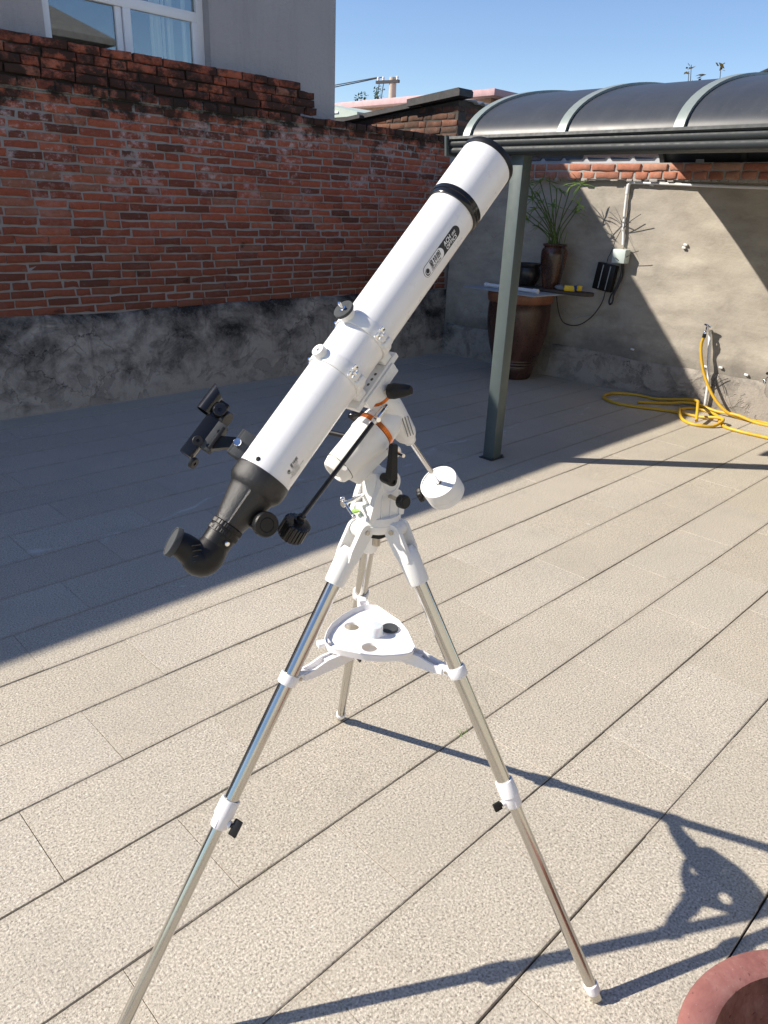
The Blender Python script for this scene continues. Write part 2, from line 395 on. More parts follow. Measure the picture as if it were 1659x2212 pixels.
M['wire'] = paint('wire_rubber', (.03, .03, .035), .6)
M['insulator'] = paint('insulator_porcelain', (.75, .75, .75), .3)
M['sheet'] = paint('grey_corrugated_sheet', (.40, .40, .42), .6, var=.15)
def mat_glaze(name, a, b, c3, rough=.28, salt=0.0):
    t = NT(name); p = t.obj()
    n = t.noise(t.map(p, (1, 1, .35)), 9, 6, .7, .6); f = t.noise(p, 60, 4, .7)
    c = t.ramp(n, [(.3, a), (.5, b), (.68, c3)])
    if salt > 0:
        c = t.mix(t.math('MULTIPLY', t.rng(t.noise(p, 14, 6, .75), .5, .7), salt), c, (.40, .24, .21)); c = t.mix(t.math('MULTIPLY', t.rng(t.noise(p, 170, 2, .5), .70, .76), .4), c, (.5, .36, .32)); c = t.mix(t.math('MULTIPLY', t.rng(t.noise(p, 120, 2, .5), .68, .74), .7), c, tuple(q * .4 for q in a))
    return t.out(c, t.rng(f, .3, .7, rough * .7, rough * 1.5), t.bump(n, .25, .01), Specular_IOR_Level=.55)
M['jar_glaze'] = mat_glaze('brown_jar_glaze', (.024, .012, .010), (.058, .026, .019), (.11, .05, .034), .3)
M['rim_clay'] = mat_glaze('jar_rim_clay', (.16, .06, .03), (.26, .10, .05), (.30, .13, .07), .45)
M['vase_glaze'] = mat_glaze('vase_glaze', (.02, .012, .010), (.06, .028, .018), (.16, .07, .03), .25)
M['dark_pot'] = mat_glaze('dark_pot_glaze', (.008, .008, .008), (.018, .016, .015), (.06, .045, .035), .35)
M['terracotta'] = mat_glaze('red_clay_pot', (.20, .075, .064), (.27, .11, .095), (.32, .15, .13), .65, .4)
M['pot_inside'] = mat_glaze('pot_inside_clay', (.07, .032, .026), (.20, .085, .06), (.32, .17, .12), .8, .3)
M['board'] = paint('weathered_board', (.33, .36, .38), .6, var=.15)
M['plank'] = paint('dark_plank', (.06, .045, .035), .75, var=.3)
M['pvc'] = paint('white_pvc', (.74, .75, .76), .35, var=.03)
M['box_green'] = paint('switch_box_grey', (.52, .60, .58), .45, var=.04)
M['yellow_plastic'] = paint('yellow_plastic', (.75, .50, .02), .4, var=.06)
M['blue_plastic'] = paint('blue_plastic', (.02, .07, .25), .4)
M['grey_cloth'] = paint('grey_rag', (.16, .17, .19), .9, var=.2)
def mat_hose():
    t = NT('yellow_hose'); p = t.pos()
    c = t.mix(t.noise(p, 9, 4, .6), (.52, .30, .015), (.66, .42, .03)); c = t.mix(t.rng(t.noise(p, 35, 4, .7), .55, .75, 0, .35), c, (.28, .16, .03))
    return t.out(c, .45)
M['hose'] = mat_hose()
M['hose_end'] = paint('hose_core_orange', (.42, .10, .03), .6)
def mat_leaf(name, a, b):
    t = NT(name); p = t.pos()
    c = t.mix(t.noise(p, 16, 3, .6), a, b)
    t.out(c, .5, None, Specular_IOR_Level=.35); tl = t.n('ShaderNodeBsdfTranslucent'); t.t.links.new(c, tl.inputs[0])
    mx = t.n('ShaderNodeMixShader'); mx.inputs[0].default_value = .3
    t.t.links.new(t.b.outputs[0], mx.inputs[1]); t.t.links.new(tl.outputs[0], mx.inputs[2]); t.t.links.new(mx.outputs[0], t.t.nodes['Material Output'].inputs[0])
    return t.m
M['papyrus'] = mat_leaf('papyrus_green', (.10, .19, .03), (.22, .34, .07))
M['papyrus_stem'] = mat_leaf('papyrus_stem_green', (.08, .13, .03), (.13, .19, .05))
M['leaf'] = mat_leaf('tree_leaf', (.03, .07, .03), (.07, .12, .05))
M['leaf_dry'] = mat_leaf('autumn_leaf', (.10, .07, .025), (.16, .13, .04))
M['bark'] = paint('bark', (.07, .055, .04), .9, var=.3)
M['tiles_grey'] = paint('grey_roof_tiles', (.20, .19, .18), .85, var=.25)

# ================================================================== ground and paving
g = MB(); g.add([(-80, -80, -.016), (160, -80, -.016), (160, 160, -.016), (-80, 160, -.016)], [(0, 1, 2, 3)])
struct(g.build('ground', M['soil'], None, None))
def tile_mesh(seed):
    rnd = random.Random(seed); lx, ly = .2993, .1481; b = .0018
    j = lambda s: (rnd.random() - .5) * s
    rings = []
    for inset, z in ((0, -.014), (0, -b), (b, 0.0)):
        r = []
        for (sx, sy) in ((-1, -1), (1, -1), (1, 1), (-1, 1)):
            r.append((sx * (lx - inset * .4) + j(.0006), sy * (ly - inset) + j(.0014), z))
        rings.append(r)
    vs = [p for r in rings for p in r]; fs = [(8, 9, 10, 11)]
    for k in range(2):
        for i in range(4): fs.append((k * 4 + i, k * 4 + (i + 1) % 4, k * 4 + 4 + (i + 1) % 4, k * 4 + 4 + i))
    me = bpy.data.meshes.new('paving_tile'); me.from_pydata(vs, [], fs); me.materials.append(M['tile']); return me
TILES = [tile_mesh(i) for i in range(6)]
pav = MB(); pav.add([(-.9, -1.0, -.0125), (6.47, -1.0, -.0125), (6.47, 5.58, -.0125), (-.9, 5.58, -.0125)], [(0, 1, 2, 3)])
pav = struct(pav.build('pavement', M['soil'], None, None))
for k in range(-6, 16):
    y = 1.123 + .3 * k + .15
    x0 = .689 if k % 2 == 0 else .389
    for n in range(-3, 11):
        x = x0 + .6 * n + .3
        if x < -.75 or x > 6.75 or y > 5.72: continue
        o = bpy.data.objects.new('paving_tile', random.choice(TILES)); COL.objects.link(o); o.parent = pav
        o.location = (x + random.uniform(-.0008, .0008), y + random.uniform(-.0008, .0008), random.uniform(-.0011, .0008))
        o.rotation_euler = (random.uniform(-.0015, .0015), random.uniform(-.0012, .0012), random.uniform(-.0016, .0016) + (math.pi if random.random() < .5 else 0))
# the paving goes on behind the viewer and to the right
pv2 = MB(); pv2.add([(-9, -7, -.003), (6.47, -7, -.003), (6.47, -.72, -.003), (-9, -.72, -.003)], [(0, 1, 2, 3)]).add([(-9, -.72, -.003), (-.92, -.72, -.003), (-.92, 5.58, -.003), (-9, 5.58, -.003)], [(0, 1, 2, 3)])
struct(pv2.build('outer_pavement', M['tile'], None, None))

# ================================================================== bricks
def brick_mesh(name, L, Hh, mat, seed, depth=.05, j=.0042, edge=.0050):
    """front face at y = 0 looking to -y, length along x, centred"""
    rnd = random.Random(seed); q = lambda s: (rnd.random() - .5) * 2 * s
    xs = [-L / 2, -L / 6, L / 6, L / 2]
    ring = [(x, -Hh / 2) for x in xs] + [(x, Hh / 2) for x in reversed(xs)]
    A, B, C = [], [], []
    for (x, z) in ring:
        jx, jz = q(j), q(j * .9)
        e = edge * (1 + q(.6))
        fx = x - math.copysign(e, x) if abs(x) > L * .4 else x
        A.append((fx + jx, q(.0016), z - math.copysign(e, z) + jz)); B.append((x + jx, e * .8, z + jz)); C.append((x + jx, depth, z + jz))
    vs = A + B + C; fs = [(0, 1, 6, 7), (1, 2, 5, 6), (2, 3, 4, 5)]
    for o in (0, 8):
        for i in range(8): fs.append((o + i, o + 8 + i, o + 8 + (i + 1) % 8, o + (i + 1) % 8))
    me = bpy.data.meshes.new(name); me.from_pydata(vs, [], fs); me.materials.append(mat); me.shade_smooth(); me.set_sharp_from_angle(angle=rad(50)); return me
_bc = {}
def brick_set(mat, L, Hh):
    key = (mat.name, round(L, 3), round(Hh, 3))
    if key not in _bc: _bc[key] = [brick_mesh('brick', L, Hh, mat, sum(ord(c) for c in key[0]) * 31 + int(L * 1000) * 7 + int(Hh * 1000) + i) for i in range(14 if L > .15 else 7)]
    return _bc[key]
def lay(rows, parent, mat, rot, single, limit=300):
    """rows: (world position of the brick's front centre, length, height, visible); the nearest visible ones become objects"""
    base = root_loc(parent)
    rows = sorted(rows, key=lambda r: (not r[3], (r[0] - EYE).length))
    stuff_v, stuff_f = [], []
    rm = Matrix.Rotation(rot, 3, 'Z')
    for i, (p, L, Hh, vis) in enumerate(rows):
        me = random.choice(brick_set(mat, L, Hh))
        e = (random.uniform(-.008, .008), random.uniform(-.010, .010), random.uniform(-.012, .012))
        if vis and i < limit:
            o = bpy.data.objects.new('brick', me); COL.objects.link(o); o.parent = parent
            o.location = p - base; o.rotation_euler = (e[0], e[1], rot + e[2])
        else:
            o0 = len(stuff_v)
            stuff_v += [tuple(rm @ v.co + p - base) for v in me.vertices]; stuff_f += [tuple(k + o0 for k in f.vertices) for f in me.polygons]
    if stuff_v:
        me = bpy.data.meshes.new('bricks'); me.from_pydata(stuff_v, [], stuff_f); me.materials.append(mat); me.shade_smooth(); me.set_sharp_from_angle(angle=rad(50))
        o = bpy.data.objects.new('bricks', me); COL.objects.link(o); o.parent = parent; o['kind'] = 'stuff'
def course(x0, x1, pitch=.235, hdr=.16, joint=.015, ph=0.0):
    x = x0 + ph; out = []
    while x < x1 - .03:
        L = pitch if random.random() > hdr else pitch * .52
        L *= random.uniform(.965, 1.03)
        if x + L > x1: L = x1 - x
        if L > .05: out.append((x + L / 2, L - joint))
        x += L
    return out
def q2(L): return .220 if L > .19 else (.162 if L > .14 else .107)

# ------------------------------------------------------------------ left brick wall
YW = 5.60
lw = thing('brick_wall', (2.5, YW, 0), 'tall weathered red brick wall with black sooty coping and a stepped parapet on the left', 'wall')
m = MB(); m.abox(-9, 6.74, YW + .0065, YW + .24, 0, 2.16); m.abox(-9, 6.74, YW - .012, YW + .24, 2.1601, 2.215); m.abox(-9, 4.45, YW + .022, YW + .22, 2.2151, 2.45)
m.build('mortar_core', M['mortar'], lw, None)
rows = []; CH = .0605
for i in range(24):
    z = .705 + CH * (i + .5)
    for (x, L) in course(-1.2, 6.47, ph=random.uniform(0, .22)):
        Lq = q2(L); dz = .010 * math.sin(x * 1.3) + .006 * math.sin(x * 3.1 + i * .2)
        rows.append((Vector((x, YW + random.uniform(-.006, .005), z + dz * (.3 + .7 * i / 24) + random.uniform(-.0015, .0015))), Lq, .0475, 1.62 < x < 6.3))
for i, xe in enumerate((4.62, 4.59, 4.6, 4.47)):
    z = 2.2475 + CH * (i + .5) - .012
    off = (-.004, .006, .0, .004)[i]
    for (x, L) in course(-1.2, xe, ph=random.uniform(0, .2)):
        rows.append((Vector((x, YW + off + random.uniform(-.008, .006), z + random.uniform(-.003, .003))), q2(L), .0525, x > 1.9))
x = -1.2
while x < 6.6:     # projecting header course that caps the wall
    rows.append((Vector((x, YW - .028 + random.uniform(-.008, .008), 2.195 + random.uniform(-.003, .003))), .111, .0525, 1.9 < x < 6.2)); x += random.uniform(.118, .132)
lay(rows, lw, M['brick'], 0, True)
pl = MB(); n = 150; prof = [(-.006, -.02), (-.010, .12), (-.004, .40), (-.006, .64), (.008, .685), (.03, .712), (.08, .712)]
rnd = random.Random(3)
vs_, fs_ = [], []
bumps = [rnd.uniform(-1, 1) for _ in range(400)]
def sm(i, s):  # cheap smooth noise
    a = i / s; k = int(a); t_ = a - k; t_ = t_ * t_ * (3 - 2 * t_); return bumps[k % 400] * (1 - t_) + bumps[(k + 1) % 400] * t_
for i in range(n + 1):
    x = -3 + 9.5 * i / n
    for k, (dy, z) in enumerate(prof):
        vs_.append((x, YW - .022 + dy + .010 * sm(i + 31 * k, 6) + .004 * sm(i * 3 + k * 17, 2), z + (0 if k == 0 else .016 * sm(i + 7 * k, 5))))
for i in range(n):
    for k in range(len(prof) - 1):
        a = i * len(prof) + k; fs_.append((a, a + len(prof), a + len(prof) + 1, a + 1))
pl.add(vs_, fs_).build('plinth', M['plinth'], lw, 60)

# ------------------------------------------------------------------ back wall
XB = 6.487
bw = thing('rendered_wall', (XB, 3, 0), 'grey cement rendered back wall topped with two courses of orange bricks', 'wall')
vs_, fs_ = [], []
ny, nz = 120, 30
for i in range(ny + 1):
    y = -2.0 + 7.58 * i / ny
    for k in range(nz + 1):
        z = 1.84 * k / nz
        vs_.append((XB + .006 * sm(i + k * 5.1, 7) + .0035 * sm(i * 2 + k * 9.7, 3), y, z))
for i in range(ny):
    for k in range(nz):
        a = i * (nz + 1) + k; fs_.append((a, a + nz + 1, a + nz + 2, a + 1))
MB().add(vs_, fs_).build('render_coat', M['plaster'], bw, 70)
m = MB(); m.abox(XB + .02, XB + .26, -2, 5.58, 0, 1.8355); m.abox(XB - .052, XB + .26, -2, 5.59, 1.836, 1.966); m.build('wall_core', M['mortar_pale'], bw, None)
vs_, fs_ = [], []; prof = [(0.0, -.02), (0.0, .14), (.002, .27), (.012, .305), (.026, .318), (.06, .318)]
for i in range(141):
    y = -2 + 7.575 * i / 140
    rise = max(0, (y - 4.2)) * .02
    for k, (dx, z) in enumerate(prof):
        vs_.append((XB - .024 + dx + .006 * sm(i + 19 * k, 5), y, z + (0 if k == 0 else rise + .012 * sm(i + 3 * k, 7))))
for i in range(140):
    for k in range(len(prof) - 1):
        a = i * len(prof) + k; fs_.append((a, a + len(prof), a + len(prof) + 1, a + 1))
MB().add(vs_, fs_).build('plinth', M['plinth_back'], bw, 60)
rows = []
for i, z in enumerate((1.8695, 1.934)):
    y = 5.5
    while y > -1:
        L = .111 if (i == 0 and random.random() < .75) or random.random() < .15 else .224
        g_ = random.uniform(.012, .026)
        rows.append((Vector((XB - .064 + random.uniform(-.007, .007), y - L / 2, z + random.uniform(-.003, .003))), L, .0525, 1.9 < y < 4.9)); y -= L + g_
lay(rows, bw, M['brick_top'], rad(-90), True)
m = MB()      # ragged underside of the brick band where mortar has squeezed out
for i in range(90):
    y = 5.4 - i * .075; m.box((XB - .02 + random.uniform(-.012, .006), y, 1.832), (.026, 0, 0), (0, random.uniform(.02, .04), 0), (0, 0, random.uniform(.004, .014)), .003)
m.build('mortar_drips', M['mortar_pale'], bw, 40)['kind'] = 'stuff'
m = MB()
for (y, z) in ((4.05, 1.80), (3.33, 1.795), (2.55, 1.79), (2.93, 1.335), (2.94, 1.31), (3.25, .40), (2.55, .36), (2.42, .375), (2.2, .352), (4.45, .36)):
    m.box((XB - .012, y, z), (.010, 0, 0), (0, .016, .002), (0, 0, .008), .003)
m.build('pipe_clips', M['pvc'], bw, 40)

# ------------------------------------------------------------------ grey house on the left
YH = 5.87
hs = thing('grey_house', (2.5, YH, 0), 'grey stuccoed house with a white framed window behind the brick wall', 'house')
WX0, WX1, WZ0, WZ1 = 2.43, 3.737, 1.7, 3.25; m = MB()
ZR = 3.66
m.abox(-8, WX0, YH, YH + .24, 0, ZR); m.abox(WX1, 5.05, YH, YH + .24, 0, ZR); m.abox(WX0, WX1, YH, YH + .24, 0, WZ0); m.abox(WX0, WX1, YH, YH + .24, WZ1, ZR)
m.abox(4.81, 5.05, YH + .2401, 13, 0, ZR); m.abox(-8, -7.76, YH + .2401, 13, 0, ZR); m.abox(-8, 5.05, 13.0, 13.24, 0, ZR)
m.build('wall', M['stucco'], hs, None)
m = MB(); m.abox(-8.1, 5.08, YH - .06, 13.3, ZR + .001, ZR + .085); m.build('roof', M['tiles_grey'], hs, None)
m = MB(); m.abox(-8.0, 5.03, 8.4, 8.45, 0.02, ZR - .02); m.abox(-8, 5.0, YH + .25, 8.4, 2.0, 2.02); m.build('room', M['room'], hs, None)
wf = MB(); YF = YH + .085
wf.abox(WX0 + .002, WX0 + .062, YF, YF + .06, WZ0, WZ1); wf.abox(WX1 - .062, WX1 - .002, YF, YF + .06, WZ0, WZ1)
wf.abox(WX0 + .062, WX1 - .062, YF, YF + .06, 2.815, 2.885, .004); wf.abox(WX0 + .062, WX1 - .062, YF, YF + .06, WZ1 - .06, WZ1)
wf.abox(WX0 + .062, WX1 - .062, YF, YF + .06, WZ0, WZ0 + .06)
win = MB(); win.v, win.f = wf.v, wf.f
window = win.build('window', M['frame_white'], hs, 30)
m = MB(); m.abox(3.055, 3.115, YF - .006, YF + .05, WZ0 + .06, 2.8145, .004); m.abox(3.0, 3.05, YF + .012, YF + .05, WZ0 + .06, 2.8145, .004); m.abox(WX1 - .105, WX1 - .0625, YF - .004, YF + .05, WZ0 + .06, 2.8145, .004); m.abox(WX0 + .0625, WX0 + .085, YF + .012, YF + .05, WZ0 + .06, 2.8145, .003)
m.build('sash', M['frame_white'], window, 30)
for (x0, x1, z0, z1, dy) in ((WX0 + .085, 3.0, WZ0 + .06, 2.8145, .03), (3.115, WX1 - .105, WZ0 + .06, 2.8145, .015), (WX0 + .062, WX1 - .062, 2.885, WZ1 - .06, .03)):
    m = MB(); m.abox(x0, x1, YF + dy, YF + dy + .005, z0, z1); m.build('pane', M['glass'], window, None)
m = MB()
for (x0, x1, y0) in ((3.31, 3.40, 6.03), (3.415, 3.44, 6.035), (3.47, 3.52, 6.06), (3.585, 3.62, 6.03)):
    P = []; k = int((x1 - x0) / .008) + 2
    for i in range(k):
        x = x0 + (x1 - x0) * i / (k - 1); P.append((x, y0 + .014 * math.sin(i * 1.9) + .006 * math.sin(i * .7)))
    vs_ = [(a, b, z) for z in (1.75, 3.25) for (a, b) in P]; m.add(vs_, [(i, i + 1, k + i + 1, k + i) for i in range(k - 1)])
m.build('curtain', M['curtain'], hs, 80)

# ------------------------------------------------------------------ old brick shed beyond the corner
sh = thing('brick_shed', (6.8, 5.86, 0), 'old dark brick shed with a sagging felt roof beyond the wall corner', 'shed')
m = MB(); m.prism([(5.865, 0), (9.2, 0), (9.2, 2.33), (5.865, 2.615)], (6.806, 0, 0), (0, 1, 0), (0, 0, 1), (1, 0, 0), 2.6)
m.build('mortar_core', M['mortar_dark'], sh, None)
rows, rows2 = [], []
for i in range(9):
    z = 2.10 + .067 * i + .033
    for (y, L) in course(5.86, 8.3, hdr=.35, ph=random.uniform(0, .1) if i % 2 else 0):
        if z + .03 < 2.615 - (y - 5.865) * .0885: rows.append((Vector((6.8 + random.uniform(-.006, .004), y, z + random.uniform(-.003, .003))), q2(L), .055, True))
    for (x, L) in course(6.80, 8.4, hdr=.6, ph=.12 if i % 2 else 0):
        if z < 2.60: rows2.append((Vector((x + .005, 5.858 + random.uniform(-.004, .004), z + random.uniform(-.003, .003))), q2(L), .055, x < 7.7))
lay(rows, sh, M['brick_old'], rad(-90), True); lay(rows2, sh, M['brick_old'], 0, True)
m = MB()
for (y0, y1, t_, dx) in ((5.78, 6.55, .075, -.10), (6.42, 7.55, .05, -.06), (7.3, 9.3, .04, -.13)):
    za = 2.625 - (y0 - 5.865) * .0885; zb = 2.625 - (y1 - 5.865) * .0885
    st = .012 if y0 < 6 else (.004 if y0 < 7 else -.004)
    m.prism([(y0, za + st), (y1, zb + st), (y1, zb + t_ + st), (y0 + .02, za + t_ + st), (y0, za + t_ * .7 + st)], (6.8 + dx, 0, 0), (0, 1, 0), (0, 0, 1), (1, 0, 0), .13 - dx)
m.build('roof', M['dark_roof'], sh, 30)
m = MB(); k = 60     # corrugated edge over the lit side
vs_ = []
for j in range(2):
    for i in range(k): vs_.append((6.98 + .030 * i, 5.80 + j * .5, 2.625 - .001 * i + .014 * math.sin(i * 1.55) + j * .06))
m.add(vs_, [(i, i + 1, k + i + 1, k + i) for i in range(k - 1)])
m.build('roof_sheet', M['sheet'], sh, 80).modifiers.new('thick', 'SOLIDIFY').thickness = .014

# ------------------------------------------------------------------ houses beyond
gh = thing('green_eaved_house', (8.6, 10.5, 0), 'pale house whose light green eave slab shows above the brick wall', 'house')
m = MB(); m.abox(8.62, 11, 9.42, 13, 0, 2.73); m.build('wall', M['cream_wall'], gh, None)
m = MB(); m.prism([(9.08, 2.745), (13.4, 2.745), (13.4, 3.0), (10.05, 2.98), (9.08, 2.80)], (8.25, 0, 0), (0, 1, 0), (0, 0, 1), (1, 0, 0), 3); m.build('eave_slab', M['pale_green'], gh, 20)
m = MB(); m.abox(8.235, 8.2499, 9.5, 9.75, 2.80, 2.825); m.build('fascia_patch', M['frame_white'], gh, None)
ph_ = thing('pink_roofed_house', (11.2, 11, 0), 'far brick house under a flat pink painted roof edge', 'house')
m = MB(); m.abox(11.25, 18, 8.98, 16, 0, 3.30); m.build('wall', M['brick_top'], ph_, None)
m = MB(); m.abox(11.0, 18.2, 8.72, 16.5, 3.302, 3.405, .006); m.build('roof', M['pink'], ph_, 30)
m = MB(); m.prism([(11.2, 3.406), (13.2, 3.406), (12.5, 3.85), (12.2, 3.85)], (14.5, -.4, 0), (0, 1, 0), (0, 0, 1), (1, 0, 0), 4, .6); m.build('roof_lantern', M['pink'], ph_, 20)
up = thing('utility_pole', (16, 16.2, 0), 'pale concrete utility pole with a crossarm and insulators above the far roofs', 'pole')
m = MB(); m.cyl((16, 16.2, 0), (16, 16.2, 4.73), .16, .095, 14); m.build('shaft', M['concrete_pole'], up)
m = MB(); AX = Vector((.25, -.97, 0)); c_ = Vector((15.9, 16.2, 4.62)); m.box(c_ + Vector((0, .1, 0)), AX * .36, Vector((.97, .25, 0)) * .035, (0, 0, .035)); m.build('crossarm', M['wire'], up)
for s_ in (-.30, -.14, .30):
    m = MB(); b_ = c_ + AX * s_ + Vector((0, .1, .03)); m.lathe(b_, (0, 0, 1), [(0, .015), (.015, .035), (.04, .025), (.055, .04), (.09, .03), (.10, .012)], 10); m.build('insulator', M['insulator'], up)
m = MB()
for s_, sag in ((-.30, .05), (-.14, .12)):
    a_ = c_ + AX * s_ + Vector((0, .1, .12)); b_ = Vector((16, 30, 4.45))
    m.tube([a_.lerp(b_, i / 12) - Vector((0, 0, sag * 4 * (i / 12) * (1 - i / 12))) for i in range(13)], .013, 6)
for s_ in (-.34, -.2):
    a_ = c_ + AX * s_; m.tube([a_ + Vector((0, .3 * t_ - .2 * t_ * t_, -.9 * t_ - .1 * math.sin(t_ * 3))) for t_ in [i / 8 for i in range(9)]], .012, 5)
tag(m.build('power_lines', M['wire'], None), 'thin black power lines running from the utility pole towards the grey house', 'wires')

def leafy(name, base, top, spread, nb, nl, ls, mat, label, cat, grp=None, seed=1):
    rnd = random.Random(seed); base, top = Vector(base), Vector(top)
    t_ = thing(name, base, label, cat, grp); m = MB()
    fork = base.lerp(top, .72)
    m.tube([base, base.lerp(fork, .5) + Vector((.03, -.02, 0)), fork], [.05, .035, .018], 7)
    lv = MB()
    for b in range(nb):
        d = Vector((rnd.uniform(-1, 1) * spread, rnd.uniform(-1, 1) * spread, (top - fork).z * rnd.uniform(.45, 1.05)))
        P = [fork + d * (k / 5) + Vector((rnd.uniform(-.02, .02), rnd.uniform(-.02, .02), 0)) for k in range(6)]
        m.tube(P, [.010, .008, .007, .006, .004, .003], 5)
        for l in range(nl):
            p = P[2 + rnd.randrange(4)] + Vector((rnd.uniform(-1, 1), rnd.uniform(-1, 1), rnd.uniform(-1, 1))) * spread * .35
            a_ = Vector((rnd.uniform(-1, 1), rnd.uniform(-1, 1), rnd.uniform(-.7, .7))).normalized(); b_ = a_.cross(Vector((rnd.uniform(-1, 1), rnd.uniform(-1, 1), rnd.uniform(-1, 1)))).normalized()
            s = ls * rnd.uniform(.6, 1.3); lv.add([p - a_ * s, p + b_ * s * .4, p + a_ * s, p - b_ * s * .4], [(0, 1, 2, 3)])
    m.build('trunk', M['bark'], t_); lv.build('crown', mat, t_, None)
leafy('young_tree', (19, 20.75, 0), (19, 20.75, 5.20), .30, 10, 60, .06, M['leaf'], 'bushy green treetop showing just left of the far pole', 'tree', 'treetops beyond the wall', 3)
leafy('young_tree', (19, 19.9, 0), (19, 19.9, 5.12), .26, 9, 55, .06, M['leaf'], 'thin green treetop nearest to the far pole', 'tree', 'treetops beyond the wall', 5)
leafy('sapling', (8.0, 3.83, 0), (8.0, 3.83, 2.96), .09, 7, 16, .034, M['leaf_dry'], 'taller leafy sprig with brownish leaves above the canopy roof', 'plant', 'sprigs above the canopy', 8)
leafy('sapling', (8.0, 3.58, 0), (8.0, 3.58, 2.90), .12, 8, 16, .034, M['leaf_dry'], 'spreading sprig with brownish leaves right of the taller one above the canopy', 'plant', 'sprigs above the canopy', 11)
m = MB(); m.tube(catmull([pt(1595, 186, 7.2), pt(1625, 170, 7.1), pt(1680, 145, 7.0), pt(1760, 110, 6.9)], 4), .03, 10)
tag(m.build('drain_pipe', M['dark_alu'], None), 'dark sloping pipe behind the canopy top at the right edge', 'pipe')

# the family's own house behind the viewer, seen only as reflections
oh = thing('tiled_house', (2, -6, 0), 'house with a grey tiled roof across the courtyard, mirrored in the window', 'house')
m = MB(); m.abox(-6, 7.3, -10, -4.6, 0, 4.25); m.build('wall', M['cream_wall'], oh, None)
m = MB(); m.add([(-6.5, -4.0, 4.251), (8.0, -4.0, 4.251), (8.0, -10.6, 4.251), (-6.5, -10.6, 4.251), (-3.4, -7.3, 6.3), (4.9, -7.3, 6.3), (-6.5, -4.0, 4.36), (8.0, -4.0, 4.36), (8.0, -10.6, 4.36), (-6.5, -10.6, 4.36)], [(3, 2, 1, 0), (0, 1, 7, 6), (1, 2, 8, 7), (2, 3, 9, 8), (3, 0, 6, 9), (6, 7, 5, 4), (8, 9, 4, 5), (7, 8, 5), (9, 6, 4)]); m.build('roof', M['tiles_grey'], oh, None)
# neighbour's corrugated roof behind the back wall
cr = thing('corrugated_roof', (6.7, 3.6, 1.97), 'grey corrugated sheet roof peeping between canopy gutter and brick band', 'roof')
poly = [(4.9, 0)]; y = 4.9
P = []
while y > 3.05:
    P += [(y, .030), (y - .085, .030), (y - .105, .052), (y - .135, .052), (y - .155, .030)]; y -= .235
poly = [(4.9, .0)] + P + [(P[-1][0], 0)]
m = MB(); m.prism(poly, (6.58, 0, 1.972), (0, 1, 0), (0, 0, 1), (1, 0, 0), .03); m.build('eave_closure', M['sheet'], cr, None)
k = len(P); m = MB(); m.add([(6.57 + s * 1.6, p[0], 1.976 + p[1] + s * .05) for s in (0, 1) for p in P], [(i, i + 1, k + i + 1, k + i) for i in range(k - 1)]); m.build('roof_sheet', M['dark_roof'], cr, None).modifiers.new('thick', 'SOLIDIFY').thickness = .006
m = MB(); m.abox(6.54, 6.60, 2.94, 3.01, 1.971, 2.20, .004); tag(m.build('white_post', M['pvc'], None), 'short white post on top of the brick band under the gutter', 'post')
rt = thing('roof_tile_row', (6.6, 2.4, 1.97), 'row of dark curved roof tiles on the back wall under the gutter at right', 'roof tiles')
for i in range(12):
    m = MB(); y = 2.80 - i * .15; P = [(y + .07 * math.cos(a), .05 * math.sin(a)) for a in [math.pi * j / 8 for j in range(9)]] ; P += [(y + .056 * math.cos(a), .038 * math.sin(a)) for a in [math.pi * (8 - j) / 8 for j in range(9)]]
    m.prism(P, (6.55, 0, 1.972), (0, 1, 0), (0, 0, 1), (1, 0, .12), .5); m.build('roof_tile', M['tiles_grey'], rt, 40)

# ------------------------------------------------------------------ canopy
XP, YP = 3.853, 2.812
cp = thing('canopy', (XP, YP, 0), 'dark smoked barrel vault canopy on a grey green metal post', 'canopy')
m = MB(); m.abox(XP - .043, XP + .043, YP - .043, YP + .043, .004, 1.845, .004); m.build('post', M['grey_green'], cp, 30)
m = MB(); m.abox(XP - .07, XP + .07, YP - .055, YP + .055, .0005, .006, .001); m.cyl((XP + .05, YP - .048, .006), (XP + .05, YP - .048, .022), .008, n=8); m.cyl((XP - .055, YP - .048, .006), (XP - .055, YP - .048, .018), .008, n=8); m.build('base_plate', M['dark_alu'], cp, 30)
gp = [(3.735, 1.945), (3.728, 1.93), (3.74, 1.922)]
for c_x, c_z, r_ in ((3.765, 1.906, .024), (3.772, 1.868, .024)):
    gp += [(c_x - r_ * math.cos(a) * 1.15, c_z - r_ * math.sin(a)) for a in [rad(-60 + 15 * k) for k in range(9)]]
gp += [(3.80, 1.843), (3.90, 1.843), (3.90, 1.935), (3.88, 1.935), (3.88, 1.86), (3.80, 1.86), (3.765, 1.945)]
m = MB(); m.prism(gp, (0, 3.285, 0), (1, 0, 0), (0, 0, 1), (0, -1, 0), 6.2); m.build('gutter', M['dark_alu'], cp, 25)
m = MB(); m.prism([(3.715, 1.95), (3.728, 1.838), (3.905, 1.838), (3.905, 1.95)], (0, 3.30, 0), (1, 0, 0), (0, 0, 1), (0, -1, 0), .0148); m.build('gutter_end', M['grey_green'], cp, 25)
AXc, AW, AZ, AR = 5.24, 1.325, 1.93, .385
def arc(off, a0=180, a1=0, k=40): return [(AXc + (AW + off) * math.cos(rad(a0 + (a1 - a0) * i / k)), AZ + (AR + off) * math.sin(rad(a0 + (a1 - a0) * i / k))) for i in range(k + 1)]
M['rib_alu'] = paint('rib_aluminium', (.24, .28, .265), .45, metal=.15)
ribs = [3.285, 2.60, 1.915, 1.23, .545, -.14, -.825, -1.51, -2.2, -2.89]
